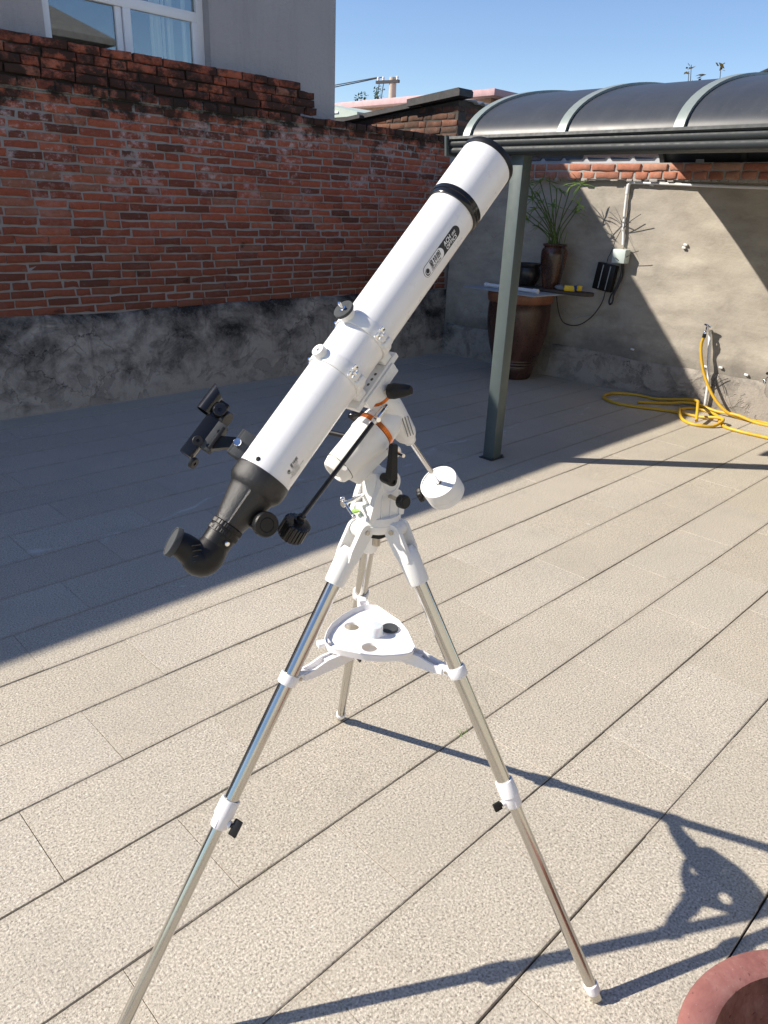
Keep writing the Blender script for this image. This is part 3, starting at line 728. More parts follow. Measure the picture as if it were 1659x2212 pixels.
def shell(o0, o1, y0, y1):
    A, B = arc(o0), arc(o1); k = len(A); m = MB()
    vs_ = [(p[0], y, p[1]) for y in (y0, y1) for p in A] + [(p[0], y, p[1]) for y in (y0, y1) for p in B]
    f = []
    for i in range(k - 1):
        f += [(i, i + 1, k + i + 1, k + i), (2 * k + i, 3 * k + i, 3 * k + i + 1, 2 * k + i + 1), (i, 2 * k + i, 2 * k + i + 1, i + 1), (k + i, k + i + 1, 3 * k + i + 1, 3 * k + i)]
    f += [(0, k, 3 * k, 2 * k), (k - 1, 3 * k - 1, 4 * k - 1, 2 * k - 1)]
    return m.add(vs_, f)
for i, y in enumerate(ribs):
    shell(.004, .020, y - .027, y + .027).build('rib', M['rib_alu'], cp, 30)
    shell(-.05, -.004, y - .02, y + .02).build('inner_rib', M['dark_alu'], cp, 30)
    if i < len(ribs) - 1: shell(-.0035, .0035, ribs[i + 1] + .002, y - .002).build('panel', M['smoke'], cp, 30)
m = MB(); m.abox(6.55, 6.61, -3, 3.28, 1.96, 1.999); m.build('wall_rail', M['dark_alu'], cp, None)

# ================================================================== things by the back wall
JX, JY = 6.10, 4.30
jr = thing('storage_jar', (JX, JY, 0), 'large brown glazed earthenware jar with an orange clay rim in the corner', 'jar')
m = MB(); m.lathe((JX, JY, 0), (0, 0, 1), [(0, .165), (.012, .178), (.06, .19), (.12, .205), (.135, .2), (.15, .212), (.165, .208), (.18, .220), (.195, .216), (.215, .230), (.32, .262), (.45, .288), (.56, .300), (.66, .302), (.735, .296), (.742, .303), (.75, .303)], 48, cap1=False); m.build('body', M['jar_glaze'], jr, 50)
m = MB(); m.lathe((JX, JY, 0), (0, 0, 1), [(.735, .304), (.742, .312), (.80, .318), (.822, .314), (.828, .30), (.824, .285), (.76, .278)], 48, cap0=False, cap1=False); m.build('rim', M['rim_clay'], jr, 50)
bd = MB(); bd.box((JX - .03, JY + .04, .836), Vector((.28, -.02, 0)), Vector((.03, .44, 0)), (0, 0, .006), .002)
tag(bd.build('cover_board', M['board'], None), 'thin grey board lying across the big brown jar', 'board')
bp = MB(); bp.box((6.26, 4.16, .8565), (.10, 0, 0), (0, .44, 0), (0, 0, .014), .006); bp.lathe((6.26, 3.72, .8425), (0, 0, 1), [(0, .098), (.004, .1), (.024, .1), (.028, .098)], 24)
tag(bp.build('plank', M['plank'], None), 'dark wooden plank with a round end under the brown vase', 'plank')
pp = MB(); A_, B_ = Vector((6.00, 4.66, .8605)), Vector((5.96, 4.02, .8605)); pp.cyl(A_, B_, .018, n=16); pp.cyl(B_ + (A_ - B_).normalized() * .05, B_ - (A_ - B_).normalized() * .006, .0225, n=16); pp.cyl(A_ - (A_ - B_).normalized() * .03, A_ + (A_ - B_).normalized() * .004, .0225, n=16)
tag(pp.build('white_pipe', M['pvc'], None), 'loose white plastic pipe lying on the board over the jar', 'pipe')
VX, VY, VZ = 6.26, 4.085, .871
va = thing('vase', (VX, VY, VZ), 'slender brown glazed vase holding the umbrella plant', 'vase')
m = MB(); m.lathe((VX, VY, VZ), (0, 0, 1), [(0, .072), (.01, .078), (.06, .086), (.15, .104), (.23, .118), (.30, .124), (.345, .120), (.368, .102), (.376, .098), (.384, .112), (.396, .116), (.402, .110), (.398, .095), (.30, .09)], 36, cap1=False); m.build('body', M['vase_glaze'], va, 50)
m = MB(); m.lathe((VX, VY, VZ + .37), (0, 0, 1), [(0, .094), (.004, .05)], 20); m.build('soil', M['soil'], va, None)
PX, PY = 6.26, 4.36
sp_ = thing('small_pot', (PX, PY, VZ), 'squat dark patterned pot beside the vase, half hidden by the post', 'pot')
m = MB()
m.lathe((PX, PY, VZ), (0, 0, 1), [(0, .07), (.02, .085), (.06, .112), (.11, .125), (.15, .118), (.172, .108), (.178, .118), (.205, .122), (.21, .112), (.19, .10)], 40, cap1=False, fn=lambda h, r, t_: r * (1 + (.022 * math.sin(9 * t_ + 60 * h) * math.sin(50 * h) if .02 < h < .16 else 0)))
m.build('body', M['dark_pot'], sp_, 60)
# umbrella plant
pa = thing('umbrella_plant', (VX, VY, VZ + .37), 'green umbrella papyrus with thin drooping leaves growing in the vase', 'plant')
rnd = random.Random(12); st, lf = MB(), MB()
def umbel(p, d, R_, nb):
    x, y, a = basis(d)
    for k in range(nb):
        th = 2 * math.pi * k / nb + rnd.uniform(-.2, .2); el = rnd.uniform(-.05, .75); L = R_ * rnd.uniform(.6, 1.1)
        r_ = (x * math.cos(th) + y * math.sin(th)) * math.cos(el) + a * math.sin(el)
        w = r_.cross(a).normalized() * rnd.uniform(.005, .0085); dr = rnd.uniform(.3, 1.3) * L * .4
        P = [p + r_ * (L * s) - Vector((0, 0, dr * s * s)) for s in (0, .35, .7, 1)]
        lf.add([P[0] - w * .5, P[0] + w * .5, P[1] - w, P[1] + w, P[2] - w * .8, P[2] + w * .8, P[3]], [(0, 1, 3, 2), (2, 3, 5, 4), (4, 5, 6)])
for (dx, dy, hh, R_) in ((-.03, -.27, .60, .20), (.02, -.13, .58, .15), (.0, -.06, .52, .14), (.03, .02, .56, .14), (-.05, .10, .42, .13), (-.02, .2, .36, .14), (-.05, .16, .50, .13),
                        (.05, -.19, .34, .14), (-.06, .24, .26, .12), (.04, .28, .46, .15), (-.08, -.04, .40, .11), (-.05, .06, .28, .1), (.03, .34, .60, .15), (.02, -.23, .42, .13), (-.04, .13, .20, .1), (.0, .19, .62, .15), (-.08, .3, .36, .12), (.02, .1, .62, .12)):
    if VX + dx > 6.42: dx = .1
    b_ = Vector((VX + rnd.uniform(-.04, .04), VY + rnd.uniform(-.05, .05), VZ + .37)); e_ = Vector((VX + dx - .04, VY + dy + .03, VZ + .37 + hh * .9))
    mid = b_.lerp(e_, .5) + Vector((0, -dy * .12, .02)); P = [b_, b_.lerp(mid, .5) + Vector((0, -dy * .05, .01)), mid, mid.lerp(e_, .5), e_]
    P = catmull(P, 3); st.tube(P, .0042, 6); umbel(e_, (P[-1] - P[-2]).normalized(), R_, rnd.randrange(9, 14))
for k in range(26):
    b_ = Vector((VX + rnd.uniform(-.06, .06), VY + rnd.uniform(-.07, .07), VZ + .37)); d = Vector((rnd.uniform(-.25, .2), rnd.uniform(-.35, .4), 1)).normalized(); L = rnd.uniform(.08, .26); w = Vector((rnd.uniform(-1, 1), rnd.uniform(-1, 1), 0)).normalized() * .004
    lf.add([b_ - w, b_ + w, b_ + d * L * .6 + w, b_ + d * L * .6 - w, b_ + d * L - Vector((0, 0, .03))], [(0, 1, 2, 3), (3, 2, 4)])
st.build('stems', M['papyrus_stem'], pa); lf.build('leaves', M['papyrus'], pa, None)
# little things on the plank
yt = thing('tape_measure', (6.22, 3.80, .871), 'small yellow and blue plastic tool at the end of the plank', 'tool')
m = MB(); m.box((6.205, 3.835, .898), (.02, .01, 0), (-.02, .045, 0), (0, 0, .026), .008); m.build('body', M['yellow_plastic'], yt, 40)
m = MB(); m.cyl((6.20, 3.775, .905), (6.235, 3.765, .912), .024, n=14); m.build('grip', M['blue_plastic'], yt); m = MB(); m.box((6.21, 3.735, .908), (.015, 0, 0), (0, .02, 0), (0, 0, .024), .006); m.build('nose', M['yellow_plastic'], yt, 40)
m = MB(); m.sphere((6.205, 3.94, .897), .05, 14, 8, (.8, 1.1, .5)); m.sphere((6.20, 3.905, .889), .034, 12, 8, (.9, 1.3, .5)); tag(m.build('rag', M['grey_cloth'], None, 60), 'crumpled grey rag between vase and yellow tool', 'rag')

# ------------------------------------------------------------------ conduit, switch box, adapter, cable
XF = XB - .008
cd_ = thing('conduit', (XF, 3.53, 1.3), 'white plastic conduit running under the brick band and down to the switch box', 'conduit')
m = MB(); m.tube(catmull([(XF - .012, 3.505, 1.30), (XF - .014, 3.535, 1.55), (XF - .016, 3.542, 1.76), (XF - .018, 3.530, 1.802), (XF - .018, 3.49, 1.812), (XF - .018, 3.2, 1.806), (XF - .018, 2.4, 1.786), (XF - .018, 1.0, 1.77), (XF - .018, -1.5, 1.75)], 5), .0125, 12); m.build('pipe', M['pvc'], cd_)
m = MB(); m.cyl((XF - .016, 3.541, 1.72), (XF - .016, 3.541, 1.80), .016, n=12); m.cyl((XF - .0135, 3.526, 1.42), (XF - .0135, 3.527, 1.44), .016, n=12); m.build('coupling', M['pvc'], cd_)
sb = thing('switch_box', (XF, 3.49, 1.14), 'pale green switch box on the wall below the conduit', 'box')
m = MB(); m.abox(XF - .085, XF - .002, 3.425, 3.555, 1.142, 1.262, .006); m.build('body', M['box_green'], sb, 30)
m = MB(); m.abox(XF - .091, XF - .0855, 3.428, 3.552, 1.145, 1.259, .002); m.build('lid', M['box_green'], sb, 30)
m = MB(); m.box((XF - .0925, 3.50, 1.178), (.0012, 0, 0), (0, .018, .011), (0, -.002, .003)); m.build('mark', M['wire'], sb, None)
bx = thing('power_adapter', (XF, 3.62, .9), 'tilted black box with a striped side hanging below the switch box', 'box')
ey, ez = Vector((0, -math.cos(.13), math.sin(-.13))), Vector((0, -.12, 1)).normalized(); cb = Vector((XF - .045, 3.615, 1.01))
m = MB(); m.box(cb, (.032, 0, 0), ey * .095, ez * .118, .006); m.build('body', M['black'], bx, 30)
for dy in (-.03, .045):
    m = MB(); m.box(cb + Vector((-.0335, 0, 0)) + ey * dy, (.0012, 0, 0), ey * .004, ez * .105); m.build('stripe', M['board'], bx, None)
m = MB(); m.tube(catmull([(XF - .04, 3.47, 1.14), (XF - .05, 3.46, 1.05), (XF - .045, 3.485, .95), (XF - .04, 3.53, .86), (XF - .035, 3.545, .80), (XF - .04, 3.528, .775), (XF - .045, 3.505, .80), (XF - .045, 3.50, .87), (XF - .04, 3.47, .96), (XF - .03, 3.45, 1.05), (XF - .03, 3.47, 1.15)], 5), .0085, 8)
tag(m.build('cable_loop', M['wire'], None), 'thick folded black cable hanging beside the black box', 'cable')
m = MB(); m.tube(catmull([(XF - .03, 3.60, .90), (XF - .03, 3.62, .78), (XF - .04, 3.70, .64), (XF - .05, 3.83, .545), (XF - .06, 3.97, .545), (XF - .08, 4.03, .62), (6.24, 3.985, .80), (6.20, 3.955, .875), (6.21, 3.945, 1.0), (6.21, 3.955, 1.2), (6.22, 3.985, 1.262), (6.24, 4.03, 1.274), (6.25, 4.06, 1.262)], 6), .0052, 8)
tag(m.build('power_cable', M['wire'], None), 'thin black cable looping from the black box up into the vase', 'cable')
m = MB()
for a_, b_ in (((XF - .02, 3.54, 1.43), (XF - .07, 3.585, 1.22)), ((XF - .02, 3.53, 1.43), (XF - .09, 3.34, 1.56)), ((XF - .02, 3.525, 1.43), (XF - .10, 3.44, 1.60)), ((XF - .07, 3.585, 1.22), (XF - .05, 3.62, 1.13)), ((XF - .06, 3.425, 1.2), (XF - .10, 3.30, 1.26))):
    m.tube([a_, Vector(a_).lerp(Vector(b_), .5) + Vector((-.01, 0, .01)), b_], .0032, 6)
tag(m.build('loose_wires', M['wire'], None), 'loose thin wires sticking out around the switch box', 'wires')
m = MB(); m.tube(catmull([(6.44, 4.02, .66), (6.43, 3.9, .60), (6.44, 3.8, .63), (6.46, 3.6, .66)], 5), .003, 6); tag(m.build('grey_string', M['board'], None), 'thin grey string hanging on the wall right of the jar', 'string')

# ------------------------------------------------------------------ taps and hose
tp = thing('water_tap', (XF, 2.58, .66), 'chrome wall tap with a yellow hose pushed onto it', 'tap')
m = MB(); m.cyl((XF + .01, 2.575, .668), (XF - .06, 2.578, .672), .011, n=14); m.cyl((XF - .055, 2.577, .655), (XF - .062, 2.580, .70), .015, n=14); m.tube(catmull([(XF - .05, 2.578, .668), (XF - .085, 2.580, .664), (XF - .092, 2.580, .635)], 4), .010, 10); m.build('body', M['chrome'], tp)
m = MB(); m.box((XF - .062, 2.580, .712), (.006, 0, 0), (0, .03, .008), (0, -.003, .008), .003); m.sphere((XF - .062, 2.58, .703), .012, 10, 8); m.build('handle', M['chrome'], tp, 40)
m = MB(); m.cyl((XF - .092, 2.580, .645), (XF - .094, 2.580, .612), .0155, n=14); m.build('hose_clamp', M['black'], tp)
m = MB(); m.tube(catmull([(XF - .02, 2.572, .66), (XF - .026, 2.552, .58), (XF - .044, 2.515, .40), (XF - .052, 2.482, .25), (XF - .048, 2.472, .12), (XF - .040, 2.468, -.005)], 6), .0135, 12)
tag(m.build('water_pipe', M['pvc'], None), 'white plastic pipe rising from the paving to the chrome tap', 'pipe')
m = MB(); m.box((XF - .036, 2.474, .20), (.017, 0, 0), (0, .017, 0), (0, 0, .0025)); m.tube(catmull([(XF - .03, 2.44, .20), (XF - .035, 2.38, .27), (XF - .03, 2.33, .30)], 4), .003, 6); m.tube(catmull([(XF - .03, 2.42, .31), (XF - .035, 2.36, .23), (XF - .03, 2.33, .17)], 4), .0025, 6); m.tube([(XF - .035, 2.36, .24), (XF - .05, 2.30, .12), (XF - .055, 2.22, .04)], .0012, 4)
tag(m.build('wire_tie', M['wire'], None), 'twisted wire tie around the white water pipe', 'wire')
ZH = .0135
hA = [(XF - .095, 2.580, .617), (6.385, 2.588, .555), (6.375, 2.570, .474), (6.365, 2.517, .341), (6.352, 2.436, .213), (6.34, 2.345, .115), (6.335, 2.24, .045), (6.355, 2.12, ZH), (6.36, 2.02, ZH), (6.37, 1.90, ZH), (6.35, 1.6, ZH), (6.30, 1.35, ZH), (6.22, 1.30, ZH), (6.2, 1.45, ZH), (6.30, 1.75, ZH), (6.315, 1.98, ZH), (6.33, 2.15, .038), (6.36, 2.33, ZH + .012), (6.395, 2.50, ZH + .026), (6.385, 2.62, ZH + .026), (6.30, 2.765, ZH), (6.13, 2.94, ZH)]
gh_ = thing('garden_hose', (XF, 2.58, 0), 'yellow hose falling from the chrome tap and lying along the wall', 'hose')
m = MB(); m.tube(catmull(hA, 9), .0125, 12); m.build('hose', M['hose'], gh_)
hB = [(5.80, 1.0, ZH), (5.90, 1.45, ZH), (5.921, 1.748, ZH), (5.924, 1.954, ZH), (5.967, 2.103, ZH), (6.11, 2.20, ZH), (6.26, 2.285, ZH), (6.335, 2.391, ZH), (6.345, 2.486, ZH), (6.30, 2.552, ZH), (6.216, 2.576, ZH), (6.07, 2.535, ZH + .028), (5.924, 2.44, ZH), (5.831, 2.335, ZH), (5.825, 2.245, ZH), (5.896, 2.165, ZH), (6.03, 2.145, ZH + .03), (6.085, 2.21, ZH + .03), (6.095, 2.368, ZH), (6.087, 2.543, ZH), (6.035, 2.707, ZH), (5.965, 2.865, ZH), (5.929, 3.045, ZH), (6.029, 3.227, ZH), (6.22, 3.265, ZH), (6.345, 3.17, ZH), (6.39, 3.05, ZH), (6.385, 2.909, ZH), (6.385, 2.748, ZH + .028), (6.385, 2.62, ZH + .055), (6.32, 2.50, ZH + .075), (6.10, 2.40, ZH + .095), (5.90, 2.31, ZH + .05), (5.835, 2.28, ZH + .03)]
hb_ = thing('garden_hose', (6.0, 2.6, 0), 'yellow hose coiled in a long loop and a small ring on the paving', 'hose')
m = MB(); m.tube(catmull(hB, 8), .0125, 12); m.build('hose', M['hose'], hb_)
e_ = Vector(hB[-1]); d_ = (Vector(hB[-1]) - Vector(hB[-2])).normalized(); m = MB(); m.lathe(e_ - d_ * .002, d_, [(0, .0128), (.003, .0115), (.003, .008), (-.02, .008)], 14); m.build('cut_end', M['hose_end'], hb_)
tp2 = thing('garden_tap', (XF, 2.0, .36), 'dark chrome tap low on the wall at the right edge', 'tap')
m = MB(); m.cyl((XF + .02, 1.985, .372), (XF - .10, 2.0, .368), .012, n=12); m.cyl((XF - .02, 1.99, .371), (XF - .035, 1.992, .371), .022, n=12); m.tube(catmull([(XF - .10, 2.0, .368), (XF - .135, 2.003, .362), (XF - .14, 2.003, .335)], 4), .012, 10); m.build('body', M['chrome'], tp2)
m = MB(); m.cyl((XF - .085, 1.998, .37), (XF - .085, 2.0, .402), .007, n=10); m.lathe((XF - .085, 2.0, .40), (0, .1, 1), [(0, .022), (.012, .026), (.02, .018)], 12); m.build('handle', M['black'], tp2)
m = MB(); m.cyl((5.60, 1.60, .042), (5.42, 1.45, .06), .022, .03, 14, .004); m.cyl((5.603, 1.603, .0415), (5.60, 1.60, .042), .018, n=14)
tag(m.build('hose_nozzle', M['black_gloss'], None), 'black spray nozzle poking in at the right edge of the paving', 'nozzle')

# ------------------------------------------------------------------ clay pot, bottle
CPX, CPY = 1.03, -.072
cpot = thing('clay_pot', (CPX, CPY, 0), 'red clay flower pot with a thick rim in the lower right corner', 'pot')
m = MB(); m.lathe((CPX, CPY, 0), (0, 0, 1), [(0, .17), (.01, .178), (.20, .238), (.215, .262), (.225, .272), (.285, .277), (.297, .272), (.303, .26), (.303, .232), (.297, .222)], 64, cap1=False); m.build('body', M['terracotta'], cpot, 60)
m = MB(); m.lathe((CPX, CPY, 0), (0, 0, 1), [(.297, .222), (.28, .218), (.25, .212), (.235, .202), (.20, .196), (.05, .165), (.045, .0)], 64, cap0=False, cap1=False); m.build('inside', M['pot_inside'], cpot, 60)
m = MB(); bl = Vector((1.735, .165, 0)); m.lathe(bl, (0, 0, 1), [(0, .045), (.006, .052), (.10, .052), (.13, .04), (.145, .02), (.17, .02)], 28); m.lathe(bl + Vector((0, 0, .168)), (0, 0, 1), [(0, .024), (.02, .024)], 20)
tag(m.build('white_bottle', M['pvc'], None, 40), 'white plastic bottle just peeking in at the right edge', 'bottle')
# a weed between the tiles
wx_ = on_plane(1002, 1587, Vector((0, 0, 0)), Vector((0, 0, 1))); rr = random.Random(4); m = MB()
for k in range(8):
    b_ = wx_ + Vector((rr.uniform(-.02, .02), rr.uniform(-.006, .006), -.003)); d = Vector((rr.uniform(-1, 1), rr.uniform(-1, 1), .5)).normalized() * rr.uniform(.012, .03); w = Vector((-d.y, d.x, 0)).normalized() * .0012
    m.add([b_ - w, b_ + w, b_ + d * .6 + w * .7, b_ + d * .6 - w * .7, b_ + d], [(0, 1, 2, 3), (3, 2, 4)])
tag(m.build('weed', M['papyrus'], None, None), 'tiny green weed in a paving joint between the tripod legs', 'weed')

# ================================================================== telescope
HUB = Vector((.944, .953, 0))
ts = thing('telescope', HUB, 'white refractor telescope on an equatorial mount and steel tripod', 'telescope')
UP = Vector((0, 0, 1))
TP1, TP2 = pt(569, 1029, 1.235), pt(974.4, 460, 1.36)
A = (TP2 - TP1).normalized()                  # tube axis, towards the sky
V = cv(-.402, .613, .68)                     # declination axis, towards the tube
V = (V - A * V.dot(A) * .55).normalized()
RA = cv(.66, .71, -.24)                      # polar axis
Mm = cv(-.816, .578, 0); Mm = (Mm - A * Mm.dot(A)).normalized()   # finder side
Nn = A.cross(Mm)                             # towards the viewer
C0 = TP1 + A * .27
VP_ = (V - A * V.dot(A)).normalized(); Qv = A.cross(VP_)
RT = .0482
def S(u, v):                                 # station along the tube
    d = (CR @ Vector((u - CXP, -(v - CYP), -FOC))).normalized(); w = C0 - EYE
    b = A.dot(d); return (b * d.dot(w) - A.dot(w)) / (1 - b * b)
T = lambda s, m_=0, n_=0: C0 + A * s + Mm * m_ + Nn * n_
s_rear, s_ring0, s_ring1, s_sh, s_front = S(569, 1029), S(974.4, 460), S(984, 447), S(1049, 357), S(1055, 349)
ot = MB(); ot.lathe(T(s_rear), A, [(0, RT), (s_ring0 - s_rear, RT)], 72, cap0=False, cap1=False)
tube = ot.build('optical_tube', M['tube_white'], ts)
m = MB(); m.lathe(T(s_ring0 - .002), A, [(0, RT - .001), (.0, RT + .0035), (.002, RT + .0045), (.006, RT + .0045), (.007, RT + .0035), (.010, RT + .0035), (.011, RT + .0048), (s_ring1 - s_ring0 + .004, RT + .0048), (s_ring1 - s_ring0 + .004, RT)], 72, cap0=False, cap1=False); m.build('cell_ring', M['black_gloss'], tube)
RS = .0524
m = MB(); m.lathe(T(s_ring1), A, [(0, RT), (0, RS), (s_sh - s_ring1, RS), (s_sh - s_ring1, RS - .0015), (.01, RS - .002)], 72, cap0=False, cap1=False); m.build('dew_shield', M['tube_white'], tube)
m = MB(); m.lathe(T(s_sh - .001), A, [(0, RS - .001), (0, RS + .0012), (.004, RS + .0018), (s_front - s_sh, RS + .0018), (s_front - s_sh + .003, RS + .0004), (s_front - s_sh + .003, RS - .006), (.0, RS - .006)], 72, cap0=False, cap1=False); m.build('front_rim', M['black'], tube)
m = MB(); m.lathe(T(s_ring1 + .02), A, [(0, RT - .002), (.001, .0)], 48, cap0=False, cap1=False); m.build('objective_lens', M['black_gloss'], tube)
for (u, v, nn) in ((590, 1065 - 80, .035), (626, 1052, .03)):
    pass
for ang in (70, 190, 310):                   # cell screws at the rear of the tube
    r_ = (Mm * math.cos(rad(ang)) + Nn * math.sin(rad(ang))); p = T(s_rear + .012) + r_ * (RT - .0005)
    m = MB(); m.lathe(p, r_, [(0, .0042), (.0012, .004), (.002, .0028), (.002, .0016), (.0008, .0016)], 14); m.build('screw', M['black'], tube)
# focuser
rf = -A
m = MB(); m.lathe(T(s_rear), rf, [(-.002, RT - .001), (-.002, RT + .001), (.004, RT + .0022), (.022, RT + .0012), (.030, RT - .003), (.034, RT - .0065), (.0355, .0405), (.040, .0395), (.100, .0262), (.101, .022)], 64, cap0=False); foc = m.build('focuser', M['black_crinkle'], ts, 40)
fp = T(s_rear)
m = MB()
for ang in (95, -25, 215):
    r_ = Mm * math.cos(rad(ang)) + Nn * math.sin(rad(ang)); tn = A.cross(r_)
    m.add([fp + rf * .036 + r_ * .0398 - tn * .004, fp + rf * .036 + r_ * .0398 + tn * .004, fp + rf * .038 + r_ * .0415, fp + rf * .1 + r_ * .0258 - tn * .003, fp + rf * .1 + r_ * .0258 + tn * .003, fp + rf * .1 + r_ * .0272], [(0, 1, 2), (0, 2, 5, 3), (1, 4, 5, 2), (3, 5, 4)])
m.build('rib', M['black_crinkle'], foc, 30)
def knurl(n): return lambda h, r, t_: r + (.00028 * (1 if int(t_ * n / (2 * math.pi) * 2) % 2 else -1))
m = MB(); m.lathe(fp + rf * .1005, rf, [(0, .0265), (.0012, .028), (.008, .028), (.009, .027)], 96, fn=knurl(48)); m.build('lock_ring', M['black'], foc, 25)
m = MB(); m.lathe(fp + rf * .1095, rf, [(0, .0262), (.004, .0268), (.012, .0268), (.0125, .0255), (.028, .0250), (.0285, .0235)], 56); m.build('drawtube', M['black'], foc, 30)
m = MB(); m.lathe(fp + rf * .1135, rf, [(0, .0272), (.0065, .0272)], 96, fn=knurl(48)); m.build('grip_ring', M['black'], foc, 25)
ks = fp + rf * .129 + (Nn * .80 - Mm * .60).normalized() * .025
m = MB(); m.lathe(ks, Nn * .80 - Mm * .60, [(-.002, .0028), (.004, .0028), (.004, .0042), (.009, .0042), (.0105, .003)], 14); m.build('thumb_screw', M['chrome'], foc)
# focus knob
kd = cv(.50, -.12, .86); kc = on_plane(577, 1134, fp + Nn * .026, Nn)
m = MB(); m.lathe(kc - kd * .045, kd, [(0, .005), (.03, .005)], 16); m.box(kc - kd * .035 + Mm * .008, kd * .018, A * .016, Mm * .010, .003); m.build('rack_housing', M['black'], foc, 30)
m = MB(); m.lathe(kc - kd * .017, kd, [(0, .0195), (.0015, .0212), (.0145, .0212), (.016, .0202), (.0175, .0195), (.0172, .0125), (.0165, .0120), (.0172, .0112), (.0172, .0)], 96, fn=lambda h, r, t_: r + (.0004 * math.sin(40 * t_) if .001 < h < .0148 else 0)); m.build('focus_knob', M['black'], foc, 25)
# star diagonal with capped eyepiece end
E1 = cv(-.79, .44, .42)
d0 = fp + rf * .1345
dg = MB(); dg.lathe(d0, rf, [(0, .022), (.0, .0245), (.004, .0250), (.006, .0245)], 40, cap1=False)
J = d0 + rf * .030
path = [d0 + rf * .004, d0 + rf * .012, J - E1 * .004 + rf * .000, J + rf * .005 + E1 * .010, J + rf * .002 + E1 * .024, J + E1 * .042, J + E1 * .058]
path = catmull([d0 + rf * .004, J - rf * .006, J + rf * .007 + E1 * .005, J + rf * .004 + E1 * .022, J + E1 * .040, J + E1 * .054], 6)
nP = len(path)
rr_ = [.0245 + .0055 * math.sin(min(1, i / (nP * .62)) * math.pi) - (.0038 * max(0, (i / (nP - 1) - .5) / .5)) for i in range(nP)]
dg.tube(path, rr_, 40)
diag = dg.build('star_diagonal', M['black'], ts, 50)
m = MB(); m.lathe(J + E1 * .0525, E1, [(0, .0225), (.001, .0252), (.009, .0252), (.0105, .0245), (.0105, .0225), (.0095, .022), (.0095, 0.0)], 48); m.build('dust_cap', M['felt'], diag, 30)
for k in range(4):
    q_ = J + rf * (.012 - .007 * k) + Nn * .026 + E1 * (.002 + .006 * k); m = MB(); m.box(q_, (rf * .6 + E1 * .8).normalized() * .0075, (rf * .8 - E1 * .6).normalized() * .0014, Nn * .0022, .0008); m.build('grip_groove', M['black_gloss'], diag, 30)

# red dot finder
fs_pl = lambda u, v, n_=0: on_plane(u, v, C0 + Nn * n_, Nn)
fd = MB(); c = fs_pl(525, 964); fd.box(c, A * .024, Mm * .0105, Nn * .013, .0015); fd.box(c + Mm * .0115, A * .024, Mm * .004, Nn * .0095, .001)
find = fd.build('finder_scope', M['felt'], ts, 30)
m = MB(); a0, a1 = fs_pl(508, 966), fs_pl(452, 962)
m.prism([(-.010, -.010), (.010, -.010), (.016, .010), (-.016, .010)], c + Mm * .006, A, Nn, Mm, .001)
m.add([c + Mm * .012 + A * s1 + Nn * s2 for s1 in (-.012, .008) for s2 in (-.008, .008)] + [fs_pl(466, 958) + A * s1 + Nn * s2 for s1 in (-.014, .014) for s2 in (-.008, .008)], [(0, 1, 3, 2), (4, 6, 7, 5), (0, 4, 5, 1), (2, 3, 7, 6), (0, 2, 6, 4), (1, 5, 7, 3)])
m.build('bracket_arm', M['black'], find, 30)
m = MB(); ts_ = c + Mm * .012 + Nn * .012; m.lathe(fs_pl(513, 957, .014), Nn, [(-.016, .003), (0, .003), (.0, .0068), (.006, .0068), (.007, .0058), (.0068, .0045)], 20); m.build('thumb_screw', M['chrome'], find)
cl_ = fs_pl(463, 946); m = MB(); m.box(cl_, A * .027, Mm * .0085, Nn * .011, .001); m.build('clamp_block', M['felt'], find, 30)
m = MB(); m.box(fs_pl(470, 950), A * .022, Mm * .003, Nn * .014, .001); m.build('clamp_plate', M['black'], find, 30)
p0, p1 = fs_pl(402, 984), fs_pl(471, 893); ax = (p1 - p0).normalized(); sd = ax.cross(Nn).normalized()
m = MB(); m.box((p0 + p1) / 2, ax * ((p1 - p0).length / 2), sd * .0116, Nn * .0095, .0012); m.build('rail', M['black_gloss'], find, 30)
m = MB(); m.box(fs_pl(415, 949), ax * .012, sd * .003, Nn * .006, .001); m.build('battery_box', M['black'], find, 30)
q0 = fs_pl(441, 890, .002); cyl_ax = ax
m = MB(); n_ = 40; x_, y_, z_ = basis(cyl_ax, sd); Ro, Ri = .0150, .0134; vs_, fs2 = [], []
for ri in (Ro, Ri):
    for e in (0, 1):
        for k in range(n_):
            th = 2 * math.pi * k / n_; r_ = x_ * math.cos(th) + y_ * math.sin(th)
            L_ = 0 if e == 0 else .043 + .009 * r_.dot(-sd)
            vs_.append(q0 + cyl_ax * L_ + r_ * ri)
for k in range(n_):
    k2 = (k + 1) % n_; fs2 += [(k, k2, n_ + k2, n_ + k), (2 * n_ + k, 3 * n_ + k, 3 * n_ + k2, 2 * n_ + k2), (k, 2 * n_ + k, 2 * n_ + k2, k2), (n_ + k, n_ + k2, 3 * n_ + k2, 3 * n_ + k)]
m.add(vs_, fs2); m.build('sight_tube', M['black_gloss'], find, 40)
m = MB(); m.lathe(fs_pl(475, 886, .0085), Nn, [(0, .0118), (.006, .0116), (.007, .011)], 30); m.box(fs_pl(479, 884, .004), ax * .013, sd * .009, Nn * .006, .003); m.build('tube_holder', M['black'], find, 30)
m = MB(); m.lathe(fs_pl(475, 886, .0155), Nn, [(0, .0104), (.002, .0104), (.0026, .0096), (.0026, .0036), (.0005, .0036)], 30); m.build('adjust_disc', M['black_gloss'], find)
m = MB(); m.lathe(fs_pl(428, 953, .0095), Nn, [(0, .0092), (.003, .0092), (.0036, .0084), (.0036, .003), (.0015, .003)], 26); m.build('adjust_disc', M['black'], find)
kd2 = cv(.80, -.55, .25)
m = MB(); kk = fs_pl(419, 1001); m.lathe(kk - kd2 * .004, kd2, [(0, .0100), (.005, .0100), (.006, .0094), (.006, .0032), (.004, .0032)], 26); m.build('switch_knob', M['black'], find)
